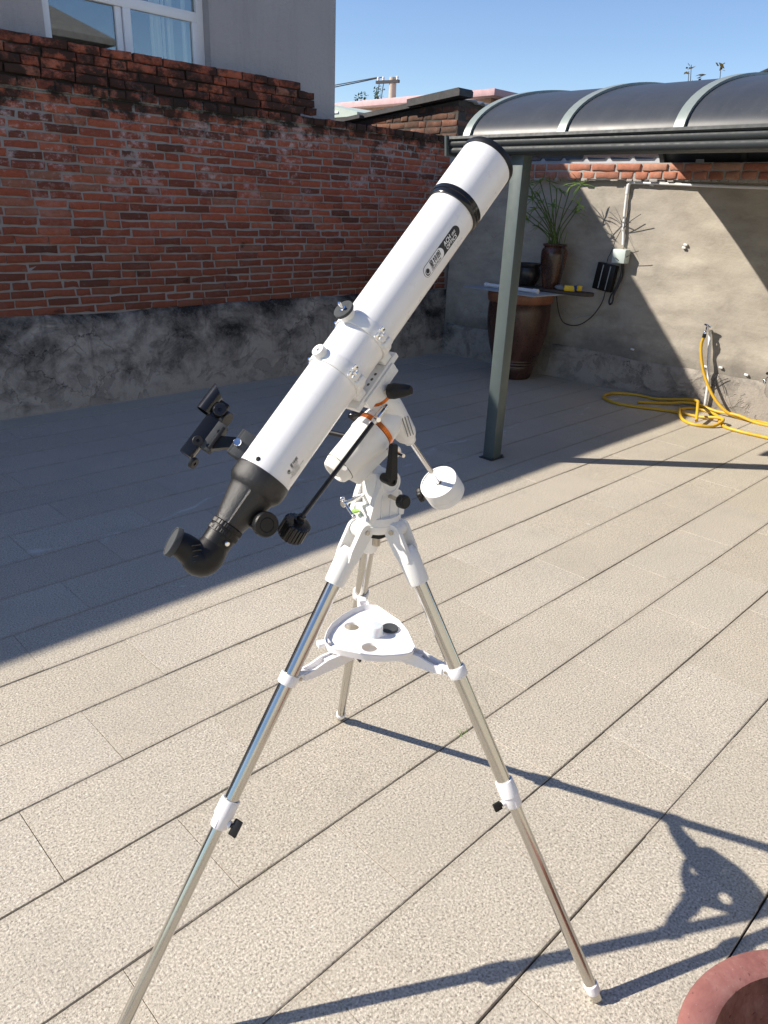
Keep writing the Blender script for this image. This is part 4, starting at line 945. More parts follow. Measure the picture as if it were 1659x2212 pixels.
m = MB(); kk = fs_pl(491, 909); m.lathe(kk - kd2 * .007, kd2, [(0, .0150), (.006, .0150), (.007, .0142), (.007, 0)], 30); m.build('adjust_knob', M['black'], find)
for (u, v) in ((474, 933), (450, 963)):
    m = MB(); m.lathe(fs_pl(u, v, .0108), Nn, [(0, .0038), (.0012, .0036), (.0012, .0018), (0, .0018)], 14); m.build('screw', M['black_gloss'], find)

# tube rings
def ring_set(u, v):
    s = S(u, v); m = MB(); w = .0115
    m.lathe(T(s), A, [(-w, RT + .0002), (-w, RT + .0034), (-w + .0012, RT + .0042), (w - .0012, RT + .0042), (w, RT + .0034), (w, RT + .0002)], 72, cap0=False, cap1=False)
    rg = m.build('tube_ring', M['cast_white'], ts)
    for sg in (-1, 1):
        b = T(s) + Qv * sg * (RT + .004)
        m = MB(); m.box(b + VP_ * .0065, A * .0085, Qv * .0075, VP_ * .0052, .0025); m.box(b - VP_ * .0085, A * .0105, Qv * .0075, VP_ * .0072, .003); m.build('lug', M['cast_white'], rg, 40)
    b = T(s) + Qv * (RT + .0075)           # wing nut on the near side
    m = MB(); m.cyl(b - VP_ * .004, b + VP_ * .016, .0022, n=10); m.cyl(b + VP_ * .0115, b + VP_ * .0165, .0045, .0035, n=14); m.box(b + VP_ * .018 + A * .0075, A * .005, VP_ * .0046, Qv * .0013, .001); m.box(b + VP_ * .018 - A * .0075, A * .005, VP_ * .0046, Qv * .0013, .001); m.build('wing_nut', M['chrome'], rg, 40)
    b = T(s) - Qv * (RT + .0085)
    m = MB(); m.cyl(b + VP_ * .004, b + VP_ * .026, .0025, n=10); m.lathe(b + VP_ * .010, VP_, [(0, .0068), (.001, .0076), (.006, .0076), (.007, .0068)], 60, fn=knurl(30)); m.build('knurled_nut', M['chrome'], rg, 30)
    f = T(s) - VP_ * (RT + .008)           # foot on the dovetail
    m = MB(); m.box(f, A * .0115, Qv * .020, VP_ * .0085, .002); m.build('foot', M['cast_white'], rg, 40)
    return s, rg
sL, rgL = ring_set(726.5, 804); sU, rgU = ring_set(782, 723.5)
b = T(sL) + VP_ * (RT + .001)
m = MB(); m.lathe(b, VP_, [(0, .0125), (.0125, .0118), (.0135, .011), (.0135, .0085), (.0128, .0085), (.0128, .003), (.006, .003)], 40); m.build('boss', M['cast_white'], rgL)
m = MB(); m.cyl(b + VP_ * .007, b + VP_ * .0105, .0027, n=6); m.build('hex_bolt', M['brass'], rgL)
b = T(sU) + VP_ * (RT + .001)
m = MB(); m.lathe(b, VP_, [(0, .0135), (.009, .0135), (.0115, .0165), (.0145, .0165)], 40); m.build('boss', M['cast_white'], rgU)
m = MB(); m.lathe(b + VP_ * .0145, VP_, [(0, .0172), (.0005, .0185), (.0055, .0185), (.006, .018), (.006, .0062), (.0045, .006), (.0045, 0)], 48); m.build('felt_pad', M['felt'], rgU)
m = MB(); m.lathe(b + VP_ * .018, VP_, [(0, .0052), (.0035, .0052), (.004, .003), (.0045, .0028), (.016, .0028), (.0168, .0018)], 20); m.build('camera_screw', M['chrome'], rgU)
# dovetail bar and saddle
hDv = RT + .0175
m = MB(); dc = T((sL + sU) / 2 - .002) - VP_ * (hDv + .005); m.box(dc, A * .066, Qv * .0225, VP_ * .0055, .0012); dv = m.build('dovetail_bar', M['cast_white'], ts, 30)
for k in range(3):
    m = MB(); p = dc + VP_ * .0056 + A * (-.012 + .012 * k) + Qv * .010; m.lathe(p, VP_, [(-.002, .0030), (.0003, .0030)], 14); m.build('bolt_hole', M['print_grey'], dv)
m = MB(); m.box(dc - VP_ * .0125, A * .046, Qv * .0275, VP_ * .0085, .002); m.box(dc - VP_ * .004 + Qv * .0255, A * .046, Qv * .0025, VP_ * .005, .001); m.build('saddle', M['cast_white'], dv, 30)

# equatorial head
Q = pt(846, 893, 1.40)
Dax = V
# the declination axis runs from the saddle down through Q to the counterweight
m = MB(); top = Q + Dax * .072; m.lathe(top, -Dax, [(-.012, .024), (0, .026), (.012, .0245), (.016, .0245)], 48); m.box(top - Dax * -.004, A * .030, Qv * .024, Dax * .008, .004); dch = m.build('declination_head', M['cast_white'], ts, 40)
m = MB(); m.lathe(Q + Dax * .056, -Dax, [(0, .0247), (.0005, .0254), (.0065, .0254), (.007, .0247)], 56); m.build('declination_circle', M['orange'], dch)
m = MB(); m.lathe(Q + Dax * .0488, -Dax, [(0, .0245), (.006, .0265), (.020, .0290), (.036, .0290), (.050, .0280), (.088, .0248), (.112, .0222), (.120, .0180), (.128, .013), (.134, .0125)], 12, hint=A); dh = m.build('declination_housing', M['cast_white'], ts, 50)
for k in range(3):
    r_ = (Nn * .85 + Qv * .5).normalized(); r_ = (r_ - Dax * r_.dot(Dax)).normalized(); tn = Dax.cross(r_)
    m = MB(); m.box(Q - Dax * (.025 + .004 * k) + r_ * .0272 + tn * (-.006 + .006 * k), (Dax * .9 + tn * .25).normalized() * .022, tn * .0006, r_ * .0006); m.build('groove', M['print_grey'], dh, None)
r_ = (Nn - Dax * Nn.dot(Dax)).normalized()
m = MB(); p = pt(858, 875, 1.345); m.lathe(on_plane(859, 873, Q + r_ * .0245, r_), r_, [(-.004, .0036), (.0006, .0036), (.0006, .0026), (-.001, .0026)], 16); m.build('plug', M['black'], dh)
# declination lock
lk = on_plane(833, 846, Q + Dax * .064 + Nn * .02, Nn); ld = cv(.88, -.03, .47)
m = MB(); m.cyl(lk - ld * .006, lk + ld * .010, .0042, n=14); m.build('lock_stud', M['brass'], dch)
m = MB(); m.lathe(lk + ld * .006, ld, [(0, .0115), (.002, .0138), (.014, .0145), (.034, .0115), (.044, .0090), (.046, .0075)], 30, fn=lambda h, r, t_: r * (1 + (.05 * math.cos(5 * t_) if h > .004 else 0))); m.build('lock_knob', M['black'], dch, 50)
# counterweight shaft and weight
tw = .225
m = MB(); m.cyl(Q - Dax * .076, Q - Dax * (tw + .052), .0052, n=20); shf = m.build('counterweight_shaft', M['chrome'], ts)
m = MB(); wc = Q - Dax * tw; m.lathe(wc, -Dax, [(.0025, .0065), (.0025, .0385), (.0, .0395), (.0, .0412), (.0015, .042), (.029, .042), (.0296, .0414), (.0304, .0414), (.031, .042), (.045, .042), (.048, .0395), (.048, .006)], 64, cap0=False, cap1=False); cw = m.build('counterweight', M['cast_white'], ts)
kn = cv(-.80, -.30, -.35); kp = wc - Dax * .022 + (kn - Dax * kn.dot(Dax)).normalized() * .042; kn = (kn - Dax * kn.dot(Dax)).normalized()
m = MB(); m.cyl(kp - kn * .002, kp + kn * .006, .004, n=12); m.lathe(kp + kn * .004, kn, [(0, .014), (.001, .0155), (.008, .0155), (.010, .0135)], 40, fn=lambda h, r, t_: r * (1 + .10 * math.cos(5 * t_))); m.build('weight_knob', M['black'], cw, 50)
hyy = UP.cross(Vector((RA.x, RA.y, 0)).normalized())
# polar axis body
ro = Q - RA * .030
m = MB(); m.lathe(Q - RA * .038, RA, [(-.003, .037), (.0, .0385), (.010, .0375), (.024, .033), (.040, .027), (.048, .020)], 48); ph0 = m.build('polar_head', M['cast_white'], ts, 50)
m = MB(); m.lathe(Q - RA * .050, RA, [(0, .0383), (.0005, .0393), (.0090, .0393), (.0094, .0383)], 72); oc = m.build('hour_circle', M['orange'], ts)
x_, y_, z_ = basis(RA, Nn)
m = MB()
for k in range(48):
    th = 2 * math.pi * k / 48; r_ = x_ * math.cos(th) + y_ * math.sin(th); tn = RA.cross(r_); L_ = .0022 if k % 4 else .0034
    m.box(Q - RA * (.0495 - L_) + r_ * .0394, RA * L_, tn * .00022, r_ * .0001)
m.build('graduations', M['print_black'], oc, None)
m = MB(); m.lathe(Q - RA * .051, -RA, [(0, .0385), (.002, .0395), (.020, .0395), (.026, .0375), (.060, .0335), (.092, .0310), (.098, .0300), (.110, .0265), (.114, .022), (.114, .0175), (.109, .0165), (.106, .0)], 48, cap1=False); pb = m.build('polar_body', M['cast_white'], ts, 35)
m = MB(); dn_ = (UP - RA * UP.dot(RA)).normalized(); m.box(Q - RA * .100 - dn_ * .030, RA * .044, hyy * .0215, dn_ * .020, .005); m.build('gear_case', M['cast_white'], pb, 40)
m = MB(); m.lathe(Q - RA * .1455, -RA, [(0, .0312), (.0012, .0312)], 48); m.build('seam', M['print_grey'], pb)
r_ = (Nn - RA * Nn.dot(RA)).normalized()
p = on_plane(745, 1012, Q + r_ * .029, r_); m = MB(); m.lathe(p - r_ * .006, r_, [(0, .0042), (.0068, .0042)], 18); m.build('side_hole', M['cast_white'], pb)
# polar lock on the far side
lk = on_plane(788, 902, Q - Nn * .02, Nn); ld = cv(-.86, .12, .2)
m = MB(); m.lathe(lk, ld, [(-.01, .004), (.0, .009), (.004, .0115), (.014, .0118), (.026, .009), (.032, .005), (.033, .0)], 28, fn=lambda h, r, t_: r * (1 + .05 * math.cos(5 * t_))); m.build('lock_knob', M['black_gloss'], pb, 50)
# slow-motion cables
c0 = pt(828, 885, 1.345); c1 = pt(803, 916, 1.325); c2 = pt(651, 1117, 1.25)
m = MB(); m.cyl(c0, c1, .0062, n=20); m.cyl(c0 - (c1 - c0).normalized() * .012, c0, .004, n=12); m.cyl(pt(812, 903, 1.325), pt(818, 907, 1.312), .0045, n=12); sc_ = m.build('slow_motion_control', M['chrome'], ts)
m = MB(); m.cyl(c1, c2, .0042, n=16); m.build('flexible_rod', M['black_gloss'], sc_)
dk = cv(-.46, -.66, -.50); m = MB(); m.lathe(c2 + (c1 - c2).normalized() * .004, dk, [(0, .0058), (.001, .0070), (.010, .0072), (.011, .0090), (.018, .0090)], 24); m.build('collar', M['black_gloss'], sc_)
m = MB(); m.lathe(c2 + dk * .012, dk, [(0, .0085), (.0005, .0215), (.002, .0235), (.031, .0245), (.033, .0235), (.0335, .0)], 176, fn=lambda h, r, t_: r + (.0011 * (1 if math.sin(22 * t_) > 0 else -1) if .001 < h < .032 else 0)); m.build('grip_knob', M['black_gloss'], sc_, 25)
m = MB(); m.cyl(pt(775, 948, 1.40), pt(640, 918, 1.46), .0052, n=14); m.build('flexible_rod', M['black'], ts)
m = MB(); a_, b_ = pt(852, 975, 1.37), pt(872, 985, 1.345); m.lathe(a_, b_ - a_, [(-.012, .0095), (.004, .0095), (.004, .0036), ((b_ - a_).length, .0036), ((b_ - a_).length, .0015)], 18); m.build('worm_shaft', M['chrome'], ts)
m = MB(); m.lathe(pt(851, 974.5, 1.374), b_ - a_, [(0, .0118), (.007, .0118), (.0078, .0105)], 24); m.build('worm_bush', M['cast_white'], ts)

# altitude bracket on the tripod head
hx = Vector((RA.x, RA.y, 0)).normalized(); hy = UP.cross(hx)       # hy points away from the viewer
PV = HUB + UP * 1.055
def side(off, th):
    P = [(-.046, -.072), (.040, -.072), (.042, -.045), (.030, -.02)] + [(.003 + .0245 * math.cos(a), .0245 * math.sin(a)) for a in [rad(-40 + 20 * k) for k in range(12)]] + [(-.034, -.03)]
    m.prism(P, PV + hy * off, hx, UP, hy, th)
m = MB(); side(-.034, .012); side(.022, .012); m.box(PV + Vector((0, 0, -.060)), hx * .040, hy * .0218, UP * .0115, .003); ab = m.build('altitude_bracket', M['cast_white'], ts, 40)
m = MB(); m.box(PV + Vector((0, 0, -.018)) - hx * .006, hx * .020, hy * .0215, UP * .040, .006); m.build('yoke', M['cast_white'], ab, 40)
m = MB(); m.lathe(PV - hy * .034 + hx * .003, -hy, [(-.001, .0225), (.003, .0215), (.003, .017), (.0015, .0165)], 40); m.build('pivot_boss', M['cast_white'], ab)
for s_ in (-1, 0, 1):
    m = MB(); m.box(PV - hy * .0348 + hx * (.004 + s_ * .022) + UP * -.046, hx * .0012 + UP * (-.004 * s_), UP * .022, hy * .0022); m.build('web', M['cast_white'], ab, None)
# clamp lever
pv0 = on_plane(829, 1031, PV - hy * .036, hy)
lv = -hy; m = MB(); m.lathe(pv0, lv, [(-.002, .0088), (.002, .0098), (.026, .0098), (.030, .0085), (.030, .004), (.0275, .004)], 26)
lt = pv0 + lv * .022; le = lt + UP * .068 + hx * .004 - lv * .002
ld = (le - lt).normalized(); lw_ = ld.cross(lv).normalized()
vs_ = []
for (p, w1, w2) in ((lt + ld * .004, .0088, .0085), (lt + ld * .03, .0068, .0075), (le, .0062, .0055), (le + ld * .003, .004, .004)):
    vs_ += [p + lw_ * (w1 * i) + lv * (w2 * j) for (i, j) in ((-1, -1), (1, -1), (1, 1), (-1, 1))]
m.add(vs_, [(0, 3, 2, 1), (12, 13, 14, 15)] + [(4 * k + i, 4 * k + (i + 1) % 4, 4 * k + 4 + (i + 1) % 4, 4 * k + 4 + i) for k in range(3) for i in range(4)])
m.build('clamp_lever', M['black'], ab, 40)
# altitude T bolt and azimuth knob
t0, t1 = pt(785, 1068, 1.435), pt(745, 1087, 1.395); td = (t1 - t0).normalized()
m = MB(); m.cyl(t0, t1, .0043, n=16); m.cyl(t1 - td * .004, t1 + td * .007, .0066, n=18, bev=.0008); e0, e1 = pt(739, 1078, 1.392), pt(764, 1116, 1.385); m.cyl(e0, e1, .0028, n=12); m.sphere(e0, .0052); m.sphere(e1, .0052); m.build('altitude_bolt', M['chrome'], ab)
z0, z1 = pt(842, 1072, 1.415), pt(868, 1083, 1.385); zd = (z1 - z0).normalized()
m = MB(); m.cyl(z0, z1, .0042, n=14); m.build('azimuth_stud', M['brass'], ab)
zf = cv(.62, -.2, .76); m = MB(); m.lathe(z1 - zf * .004, zf, [(0, .0118), (.001, .0130), (.014, .0130), (.0155, .0118), (.0150, .009), (.0158, .0085), (.0158, 0)], 60, fn=lambda h, r, t_: r * (1 + (.03 * math.cos(20 * t_) if .0005 < h < .0145 else 0))); m.build('azimuth_knob', M['black'], ab, 30)

# tripod head
m = MB(); m.lathe(HUB + UP * .950, UP, [(0, .036), (.003, .040), (.012, .0445), (.020, .0468), (.022, .0455), (.0225, .0468), (.031, .0468), (.037, .0455), (.0375, .030)], 56); head = m.build('tripod_head', M['cast_white'], ts, 40)
m = MB(); m.lathe(HUB + UP * .934, UP, [(0, .018), (.002, .0235), (.013, .0235), (.0158, .021)], 40, fn=lambda h, r, t_: r * (1 + .05 * math.cos(6 * t_))); m.build('centre_knob', M['black'], head, 50)
m = MB(); m.cyl(HUB + UP * .912, HUB + UP * .935, .0085, n=20); m.build('centre_bolt', M['brass'], head)
gp_ = pt(768, 1102, 1.425)
m = MB(); m.lathe(gp_ - UP * .003, UP, [(0, .0075), (.003, .0075)], 24); m.build('bubble_level', M['green_level'], head)

FEET = {'L': Vector((.285, .975, 0)), 'R': Vector((1.292, 1.440, 0)), 'F': Vector((1.091, .376, 0))}
CLAMP = {}
for key, F in FEET.items():
    u = (F - HUB); u.z = 0; u.normalize(); w = UP.cross(u)
    h = HUB + u * .06 + UP * .935; d = (F - h).normalized(); L = (F - h).length
    nr = d.cross(w).normalized()                       # perpendicular to the leg in its swing plane
    P = lambda t_: h + d * (L * t_)
    # hinge arm of the head
    m = MB(); m.add([HUB + u * .030 + w * s_ * .019 + UP * z for s_ in (-1, 1) for z in (.951, .980)] + [h - d * .030 + u * .004 + w * s_ * .0125 + UP * z for s_ in (-1, 1) for z in (-.016, .012)], [(0, 1, 3, 2), (4, 6, 7, 5), (0, 4, 5, 1), (2, 3, 7, 6), (0, 2, 6, 4), (1, 5, 7, 3)]); m.cyl(h - d * .028 - w * .0128, h - d * .028 + w * .0128, .016, n=24); m.build('hinge_arm', M['cast_white'], head, 40)
    lg = MB(); lg.cyl(P(.05), P(.54), .0146, n=36); leg = lg.build('tripod_leg', M['steel'], ts)
    m = MB(); m.cyl(P(.52), P(.992), .0124, n=36); m.build('lower_tube', M['steel'], leg)
    # casting that holds the tube
    m = MB(); m.lathe(P(.022), d, [(-.012, .0150), (-.002, .0200), (.010, .0222), (.062, .0206), (.066, .0194), (.066, .0146)], 40, cap1=False)
    for s_ in (-1, 1):
        Pp = [(.0185 * math.cos(a), .0185 * math.sin(a)) for a in [rad(90 + 15 * k) for k in range(13)]] + [(.050, -.0165), (.074, -.011), (.080, 0), (.074, .011), (.050, .0165)]
        m.prism(Pp, h - d * .028 + w * (s_ * .0132), d, nr, w * s_, .0082, .9)
    m.build('leg_socket', M['cast_white'], leg, 40)
    m = MB(); b_ = h - d * .028; m.cyl(b_ + w * .0212, b_ + w * .0245, .0055, n=6); m.cyl(b_ - w * .0212, b_ - w * .0245, .0055, n=6); m.build('hinge_bolt', M['brass'], leg)
    # spreader clamp
    c_ = P(.268); m = MB(); m.lathe(c_, d, [(-.012, .0150), (-.012, .0180), (-.010, .0192), (.008, .0192), (.010, .0180), (.010, .0150)], 40, cap0=False, cap1=False)
    inn = -u; m.box(c_ + inn * .026 - UP * .004, inn * .016, w * .0105, UP * .0085, .003); m.build('spreader_clamp', M['plastic_white'], leg, 40)
    for s_ in (-1, 1):
        m = MB(); m.cyl(c_ + inn * .022 - UP * .004 + w * s_ * .0104, c_ + inn * .022 - UP * .004 + w * s_ * .0125, .0036, n=6); m.build('clamp_screw', M['brass'], leg)
    CLAMP[key] = c_ + inn * .034 - UP * .005
    # extension lock with its black wing screw
    k0 = P(.525); m = MB(); m.lathe(k0, d, [(-.028, .0150), (-.028, .0178), (-.026, .0190), (.006, .0196), (.007, .0180), (.030, .0168), (.032, .0155), (.032, .0126)], 40, cap0=False, cap1=False)
    ks_ = {'L': cv(.92, -.25, .3), 'F': cv(-.95, .1, .25), 'R': cv(.6, -.6, .5)}[key]; ks_ = (ks_ - d * ks_.dot(d)).normalized(); kb = k0 + d * .016
    m.cyl(kb + ks_ * .012, kb + ks_ * .023, .0075, .0065, n=18)
    for q_ in (-1, 1): m.box(k0 + d * .018 + (ks_.cross(d)) * q_ * .0166, d * .012, ks_ * .0012, ks_.cross(d) * .0014)
    m.build('extension_lock', M['plastic_white'], leg, 40)
    m = MB(); m.cyl(kb + ks_ * .022, kb + ks_ * .028, .0045, n=14); m.box(kb + ks_ * .034, ks_ * .0085, d * (.0165 if key == 'L' else .0085), ks_.cross(d) * .0035, .0015); m.build('wing_screw', M['black'], leg, 40)
    # foot
    m = MB(); m.lathe(P(1.0), -d, [(0.000, .0025), (.003, .0055), (.022, .0085), (.024, .0135), (.030, .0152), (.044, .0152), (.046, .0135)], 32); m.build('foot', M['plastic_white'], leg, 40)

# accessory tray and spreader arms
tray = [(0.0707, 0.0829), (0.0796, 0.0703), (0.0762, 0.0347), (0.072, -0.0085), (0.0554, -0.0522), (0.0226, -0.1039), (0.0078, -0.1133), (-0.0058, -0.1134), (-0.0253, -0.1042), (-0.0527, -0.0843), (-0.0749, -0.0592), (-0.0922, -0.0284), (-0.1069, -0.0018), (-0.1121, 0.0128), (-0.1086, 0.0301), (-0.0996, 0.043), (-0.0772, 0.062), (-0.0497, 0.078), (-0.0106, 0.0901), (0.0282, 0.0948), (0.0552, 0.0911)]
gx = sum(p[0] for p in tray) / len(tray); gy = sum(p[1] for p in tray) / len(tray)
ZT = .7005
holes = [(-.0133, .0519, .0165), (-.0406, -.0332, .0165), (.0413, -.0106, .0165)]
bm = bmesh.new()
def loop(sc, z): return [bm.verts.new((HUB.x + gx + (p[0] - gx) * sc, HUB.y + gy + (p[1] - gy) * sc, z)) for p in tray]
fl = loop(.93, ZT); eds = []
for i in range(len(fl)): eds.append(bm.edges.new((fl[i], fl[(i + 1) % len(fl)])))
hl = []
for (hx_, hy_, hr) in holes:
    r_ = [bm.verts.new((HUB.x + hx_ + hr * math.cos(2 * math.pi * k / 28), HUB.y + hy_ + hr * math.sin(2 * math.pi * k / 28), ZT)) for k in range(28)]; hl.append(r_)
    for k in range(28): eds.append(bm.edges.new((r_[k], r_[(k + 1) % 28])))
bmesh.ops.triangle_fill(bm, use_beauty=True, edges=eds)
bad = [f for f in bm.faces if any((f.calc_center_median().xy - Vector((HUB.x + a, HUB.y + b_))).length < r_ * .93 for a, b_, r_ in holes)]
bmesh.ops.delete(bm, geom=bad, context='FACES_ONLY')
low = loop(.935, ZT - .006); out1 = loop(.97, ZT - .006); rim_o = loop(1.0, ZT + .0095); rim_i = loop(.982, ZT + .0105); rim_b = loop(.972, ZT + .009)
n_ = len(tray)
for a_, b_ in ((out1, rim_o), (rim_o, rim_i), (rim_i, rim_b), (rim_b, fl)):
    for i in range(n_): bm.faces.new((a_[i], a_[(i + 1) % n_], b_[(i + 1) % n_], b_[i]))
for i in range(n_): bm.faces.new((out1[i], low[i], low[(i + 1) % n_], out1[(i + 1) % n_]))
for r_ in hl:
    lo = [bm.verts.new(v.co - Vector((0, 0, .005))) for v in r_]
    for k in range(28): bm.faces.new((r_[k], r_[(k + 1) % 28], lo[(k + 1) % 28], lo[k]))
bmesh.ops.recalc_face_normals(bm, faces=bm.faces)
for v in bm.verts: v.co -= ts.location
me = bpy.data.meshes.new('accessory_tray'); bm.to_mesh(me); bm.free(); me.materials.append(M['plastic_white']); me.shade_smooth(); me.set_sharp_from_angle(angle=rad(32))
tr = bpy.data.objects.new('accessory_tray', me); COL.objects.link(tr); tr.parent = ts
for a_ in (0,):
    ca, sa = math.cos(a_), math.sin(a_); b_ = Vector((-.1082 * ca - .0398 * sa, -.1082 * sa + .0398 * ca, 0))
    m = MB(); dr = b_.normalized(); b_ = HUB + b_ + UP * (ZT + .001); m.box(b_ - dr * .004, dr * .014, dr.cross(UP) * .009, UP * .0055, .002); m.build('lug', M['plastic_white'], tr, 40)
m = MB(); m.lathe(HUB + UP * (ZT - .032), UP, [(0, .022), (.024, .025), (.0255, .02)], 30); m.build('spreader_hub', M['plastic_white'], tr)
for key, c_ in CLAMP.items():
    a_ = HUB + UP * (ZT - .020); dd = c_ - a_; Ld = dd.length; dn = dd.normalized(); wn_ = UP.cross(dn).normalized(); un = dn.cross(wn_)
    m = MB(); P2 = [(.0, -.009), (Ld * .55, -.012), (Ld * .9, -.010), (Ld + .004, -.006), (Ld + .004, .007), (Ld * .86, .009), (Ld * .70, .016), (Ld * .45, .014), (.0, .008)]
    for s_ in (-1, 1): m.prism(P2, a_ + wn_ * (s_ * .0102 - .0022), dn, un, wn_, .0044)
    m.box(a_ + dn * (Ld * .5) - un * .004, dn * (Ld * .46), wn_ * .0078, un * .0022); m.box(a_ + dn * (Ld * .62) + un * .008, dn * .014, wn_ * .0078, un * .003, .001); m.build('spreader_arm', M['plastic_white'], tr, 40)
m = MB(); c_ = HUB + Vector((.0022, -.0053, ZT + .0004)) ; m.lathe(c_, UP, [(0, .0158), (.0012, .0168), (.0205, .0160), (.0225, .0148), (.0228, 0)], 40)
tag(m.build('clear_cap', M['cap'], None, 40), 'milky white plastic cap standing in the middle of the tray', 'cap')
m = MB(); c_ = HUB + Vector((.0405, -.0115, ZT + .0006)); m.lathe(c_, UP, [(0, .0172), (.0008, .0180), (.0042, .0180), (.0050, .0172), (.0046, .0165), (.0046, 0)], 44)
tag(m.build('black_cap', M['felt'], None, 40), 'round black dust cap lying on the white tray beside the milky cap', 'cap')

# ------------------------------------------------------------------ printing on the tube
def text_mesh(body, size):
    cu = bpy.data.curves.new('lettering', 'FONT'); cu.body = body; cu.size = size; cu.resolution_u = 3; cu.offset = size * .022
    ob = bpy.data.objects.new('lettering', cu); COL.objects.link(ob)
    bpy.context.view_layer.update()
    ev = ob.evaluated_get(bpy.context.evaluated_depsgraph_get()); me = ev.to_mesh()
    vs_ = [tuple(v.co) for v in me.vertices]; fs_ = [tuple(f.vertices) for f in me.polygons]
    ev.to_mesh_clear(); bpy.data.objects.remove(ob); bpy.data.curves.remove(cu)
    return vs_, fs_
def wrap(s0, th0, off):
    """map (x along the tube, y around it) on to the tube"""
    def f(x, y):
        th = th0 + y / RT; r_ = Mm * math.cos(th) + Nn * math.sin(th); return T(s0 + x) + r_ * (RT + off)
    return f
def put_text(body, size, fn, x, y, mat, name, parent, sx=1.0, shear=0.0, lift=0.0):
    v, f_ = text_mesh(body, size); m = MB(); m.add([fn(x + (p[0] + shear * p[1]) * sx, y + p[1]) for p in v], f_); return m.build(name, mat, parent, None)
def pill(x0, x1, h, k=14):
    r_ = h / 2; P = [(x1 - r_ + r_ * math.cos(a), r_ * math.sin(a)) for a in [rad(-90 + 180 * i / k) for i in range(k + 1)]]
    return P + [(x0 + r_ + r_ * math.cos(a), r_ * math.sin(a)) for a in [rad(90 + 180 * i / k) for i in range(k + 1)]]
def patch(P, fn, mat, name, parent):
    """filled flat print following the tube"""
    bm = bmesh.new(); vs_ = [bm.verts.new((p[0], p[1], 0)) for p in P]; bm.faces.new(vs_)
    ys = sorted(set([min(p[1] for p in P) + (max(p[1] for p in P) - min(p[1] for p in P)) * i / 12 for i in range(1, 12)]))
    for y in ys: bmesh.ops.bisect_plane(bm, geom=bm.verts[:] + bm.edges[:] + bm.faces[:], plane_co=(0, y, 0), plane_no=(0, 1, 0))
    bmesh.ops.triangulate(bm, faces=bm.faces)
    bm.verts.index_update(); m = MB(); m.add([fn(v.co.x, v.co.y) for v in bm.verts], [tuple(v.index for v in f.verts) for f in bm.faces]); bm.free(); return m.build(name, mat, parent, None)
def stroke(P, wdt, fn, m):
    for i in range(len(P)):
        a_, b_ = Vector((*P[i], 0)), Vector((*P[(i + 1) % len(P)], 0)); d = (b_ - a_)
        if d.length < 1e-6: continue
        n2 = Vector((-d.y, d.x, 0)).normalized() * wdt / 2; kx = max(1, int(d.length / .004))
        for k in range(kx):
            p, q_ = a_ + d * (k / kx), a_ + d * ((k + 1) / kx); m.add([fn(*(p - n2).xy), fn(*(q_ - n2).xy), fn(*(q_ + n2).xy), fn(*(p + n2).xy)], [(0, 1, 2, 3)])
# station and turn of the logo centre
def theta_of(u, v):
    best = None
    for k in range(720):
        th = rad(k * .25 + 60); r_ = Mm * math.cos(th) + Nn * math.sin(th)
        s = S(u, v); p = T(s) + r_ * RT
        c = CR.transposed() @ (p - EYE); x = CXP + FOC * c.x / -c.z; y = CYP - FOC * c.y / -c.z
        # distance across the tube only
        ax_ = Vector((.577, -.8165)); dx = Vector((x - u, y - v)); e = abs(dx.x * ax_.y - dx.y * ax_.x)
        if best is None or e < best[0]:
            sh_ = dx.dot(ax_); best = (e, th, s - sh_ * 1.3 / 1577)
    return best[1], best[2]
thL, sLg = theta_of(953, 545)
fn0 = wrap(sLg, thL, .0002); fn1 = wrap(sLg, thL, .0004); fn2 = wrap(sLg, thL, .0006)
WL, HL = .116, .0215
# letters read from the rear towards the front with their feet towards the underside of the tube
flip = 1.0 if True else -1.0
g0 = lambda x, y: fn0(x, -y); g1 = lambda x, y: fn1(x, -y); g2 = lambda x, y: fn2(x, -y)
lab = patch(pill(-WL / 2, WL / 2, HL), g0, M['print_black'], 'logo', tube)
patch(pill(-WL / 2 + .0008, .004, HL - .0016), g1, M['print_white'], 'logo_panel', lab)
put_text('ACH', .0108, g1, .0112, .0006, M['print_white'], 'lettering', lab, .95, .15)
put_text('LENS', .0058, g1, .0362, .0012, M['print_white'], 'lettering', lab, .85, .15)
put_text('OPTICS', .0098, g1, .0115, -.0082, M['print_white'], 'lettering', lab, 1.02, .15)
def planet(cx_, cy_, s_, fn, par, mat):
    P = [(cx_ + .0044 * s_ * math.cos(2 * math.pi * k / 24), cy_ + .0044 * s_ * math.sin(2 * math.pi * k / 24)) for k in range(24)]; patch(P, fn, mat, 'emblem', par)
    Po = [(cx_ - .0006 * s_ + .0066 * s_ * math.cos(a), cy_ - .0016 * s_ + .0066 * s_ * math.sin(a)) for a in [rad(100 + 10 * k) for k in range(23)]]; Pi = [(cx_ + .0006 * s_ + .0060 * s_ * math.cos(a), cy_ - .0004 * s_ + .0060 * s_ * math.sin(a)) for a in [rad(100 + 10 * k) for k in range(23)]]
    m = MB(); 
    for k in range(22): m.add([fn(*Po[k]), fn(*Po[k + 1]), fn(*Pi[k + 1]), fn(*Pi[k])], [(0, 1, 2, 3)])
    m.build('emblem', mat, par, None)
planet(-.0475, .0005, 1, g2, lab, M['print_black'])
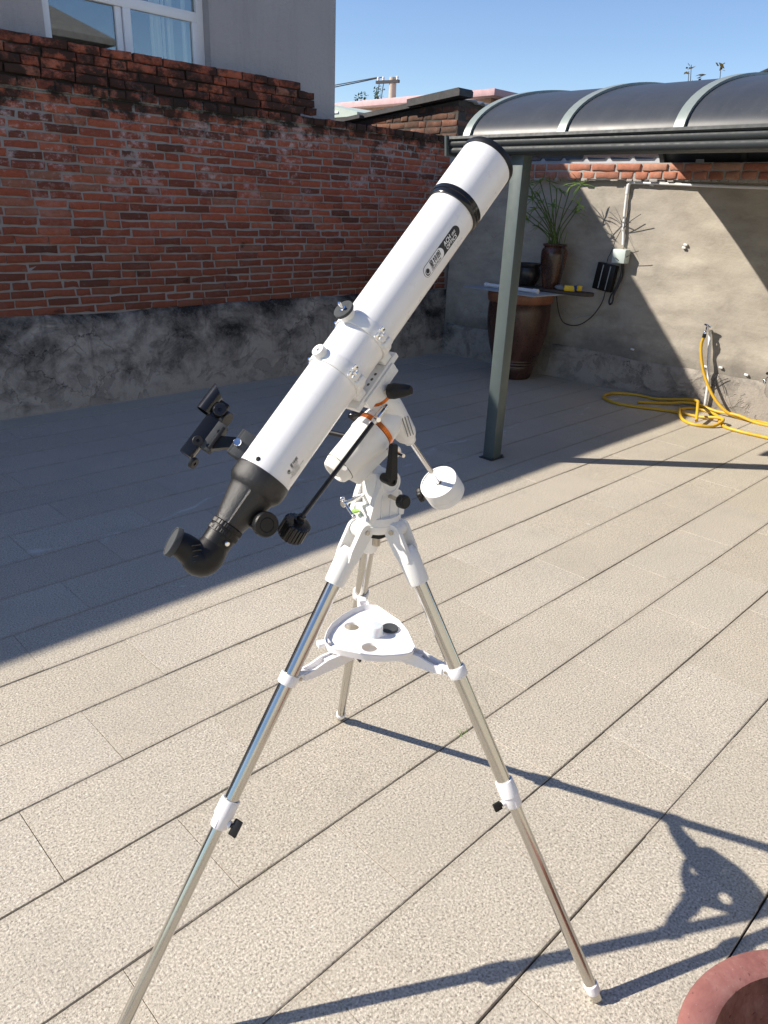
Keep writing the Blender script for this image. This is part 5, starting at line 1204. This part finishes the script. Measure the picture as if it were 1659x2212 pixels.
# the three characters of the maker's name, drawn stroke by stroke on a 10 x 10 grid
CH_ = [[[(2, 10), (8, 10), (8, 6), (2, 6), (2, 10)], [(2, 8), (8, 8)], [(2.5, 5.2), (1, 3.4)], [(1.5, 4.4), (9, 4.4)], [(5, 5.6), (5, 0.2)], [(2, 2.4), (8, 2.4)], [(.5, .2), (9.5, .2)]],
       [[(1.2, 9), (.6, 6.6)], [(.6, 7.4), (4.2, 7.4)], [(2.4, 10), (2.4, 0)], [(.3, 3), (4.2, 4.4)], [(5, 8.6), (9.4, 8.6)], [(7.2, 10), (7.2, 6.4)], [(4.5, 6.3), (9.8, 6.3)], [(4.5, 4.2), (9.8, 4.2)], [(8.2, 5.6), (8.2, .2), (7, .6)], [(5.6, 3), (6.5, 1.8)]],
       [[(2.4, 10), (2.8, 9)], [(.8, 8.6), (4.4, 8.6), (4.4, 4.4), (.8, 4.4)], [(.8, 6.5), (4.4, 6.5)], [(.8, 8.6), (.8, .6), (3.2, 1.8)], [(3, 3), (4.6, .8)], [(6, 9.4), (6, 3), (5, .2)], [(6, 9.4), (9.4, 9.4), (9.4, .4), (8.4, .6)], [(6, 6.6), (9.4, 6.6)], [(6, 4), (9.4, 4)]]]
def hanzi(x, y, h, fn, mat, par, shear=.2):
    for i, ch in enumerate(CH_):
        m = MB()
        for st_ in ch:
            P = [(x + i * h * 1.08 + (p[0] + shear * p[1]) * h / 10, y + p[1] * h / 10) for p in st_]
            for a_, b_ in zip(P[:-1], P[1:]): stroke([a_, b_], h * .125, fn, m)
        m.build('lettering', mat, par, None)
hanzi(-.0385, -.0028, .0105, g2, M['print_black'], lab)
put_text('CELESTRON', .0052, g2, -.039, -.0080, M['print_black'], 'lettering', lab, 1.06, .15)
# rating sticker near the focuser
thS, sSt = theta_of(640, 1003)
fs0 = wrap(sSt, thS, .0002); fs1 = wrap(sSt, thS, .0004); k0_ = lambda x, y: fs0(x, -y); k1_ = lambda x, y: fs1(x, -y)
stk = patch([(-.036, -.014), (.034, -.014), (.034, .014), (-.036, .014)], k0_, M['sticker'], 'sticker', tube)
planet(-.017, .0045, .62, k1_, stk, M['print_grey']); hanzi(-.0105, .0035, .0062, k1_, M['print_grey'], stk)
put_text('CELESTRON', .003, k1_, -.0105, .0004, M['print_grey'], 'lettering', stk, 1.0, .1)
for i, (tx, x) in enumerate((('EQ3-P 80900-A', -.0165), ('Model 5A1376-A', -.0185), ('Celestron Acquisition  PT1.23', -.024), ('Made in China', -.016))):
    put_text(tx, .0031, k1_, x, -.0034 - .0031 * i, M['print_grey'], 'lettering', stk)
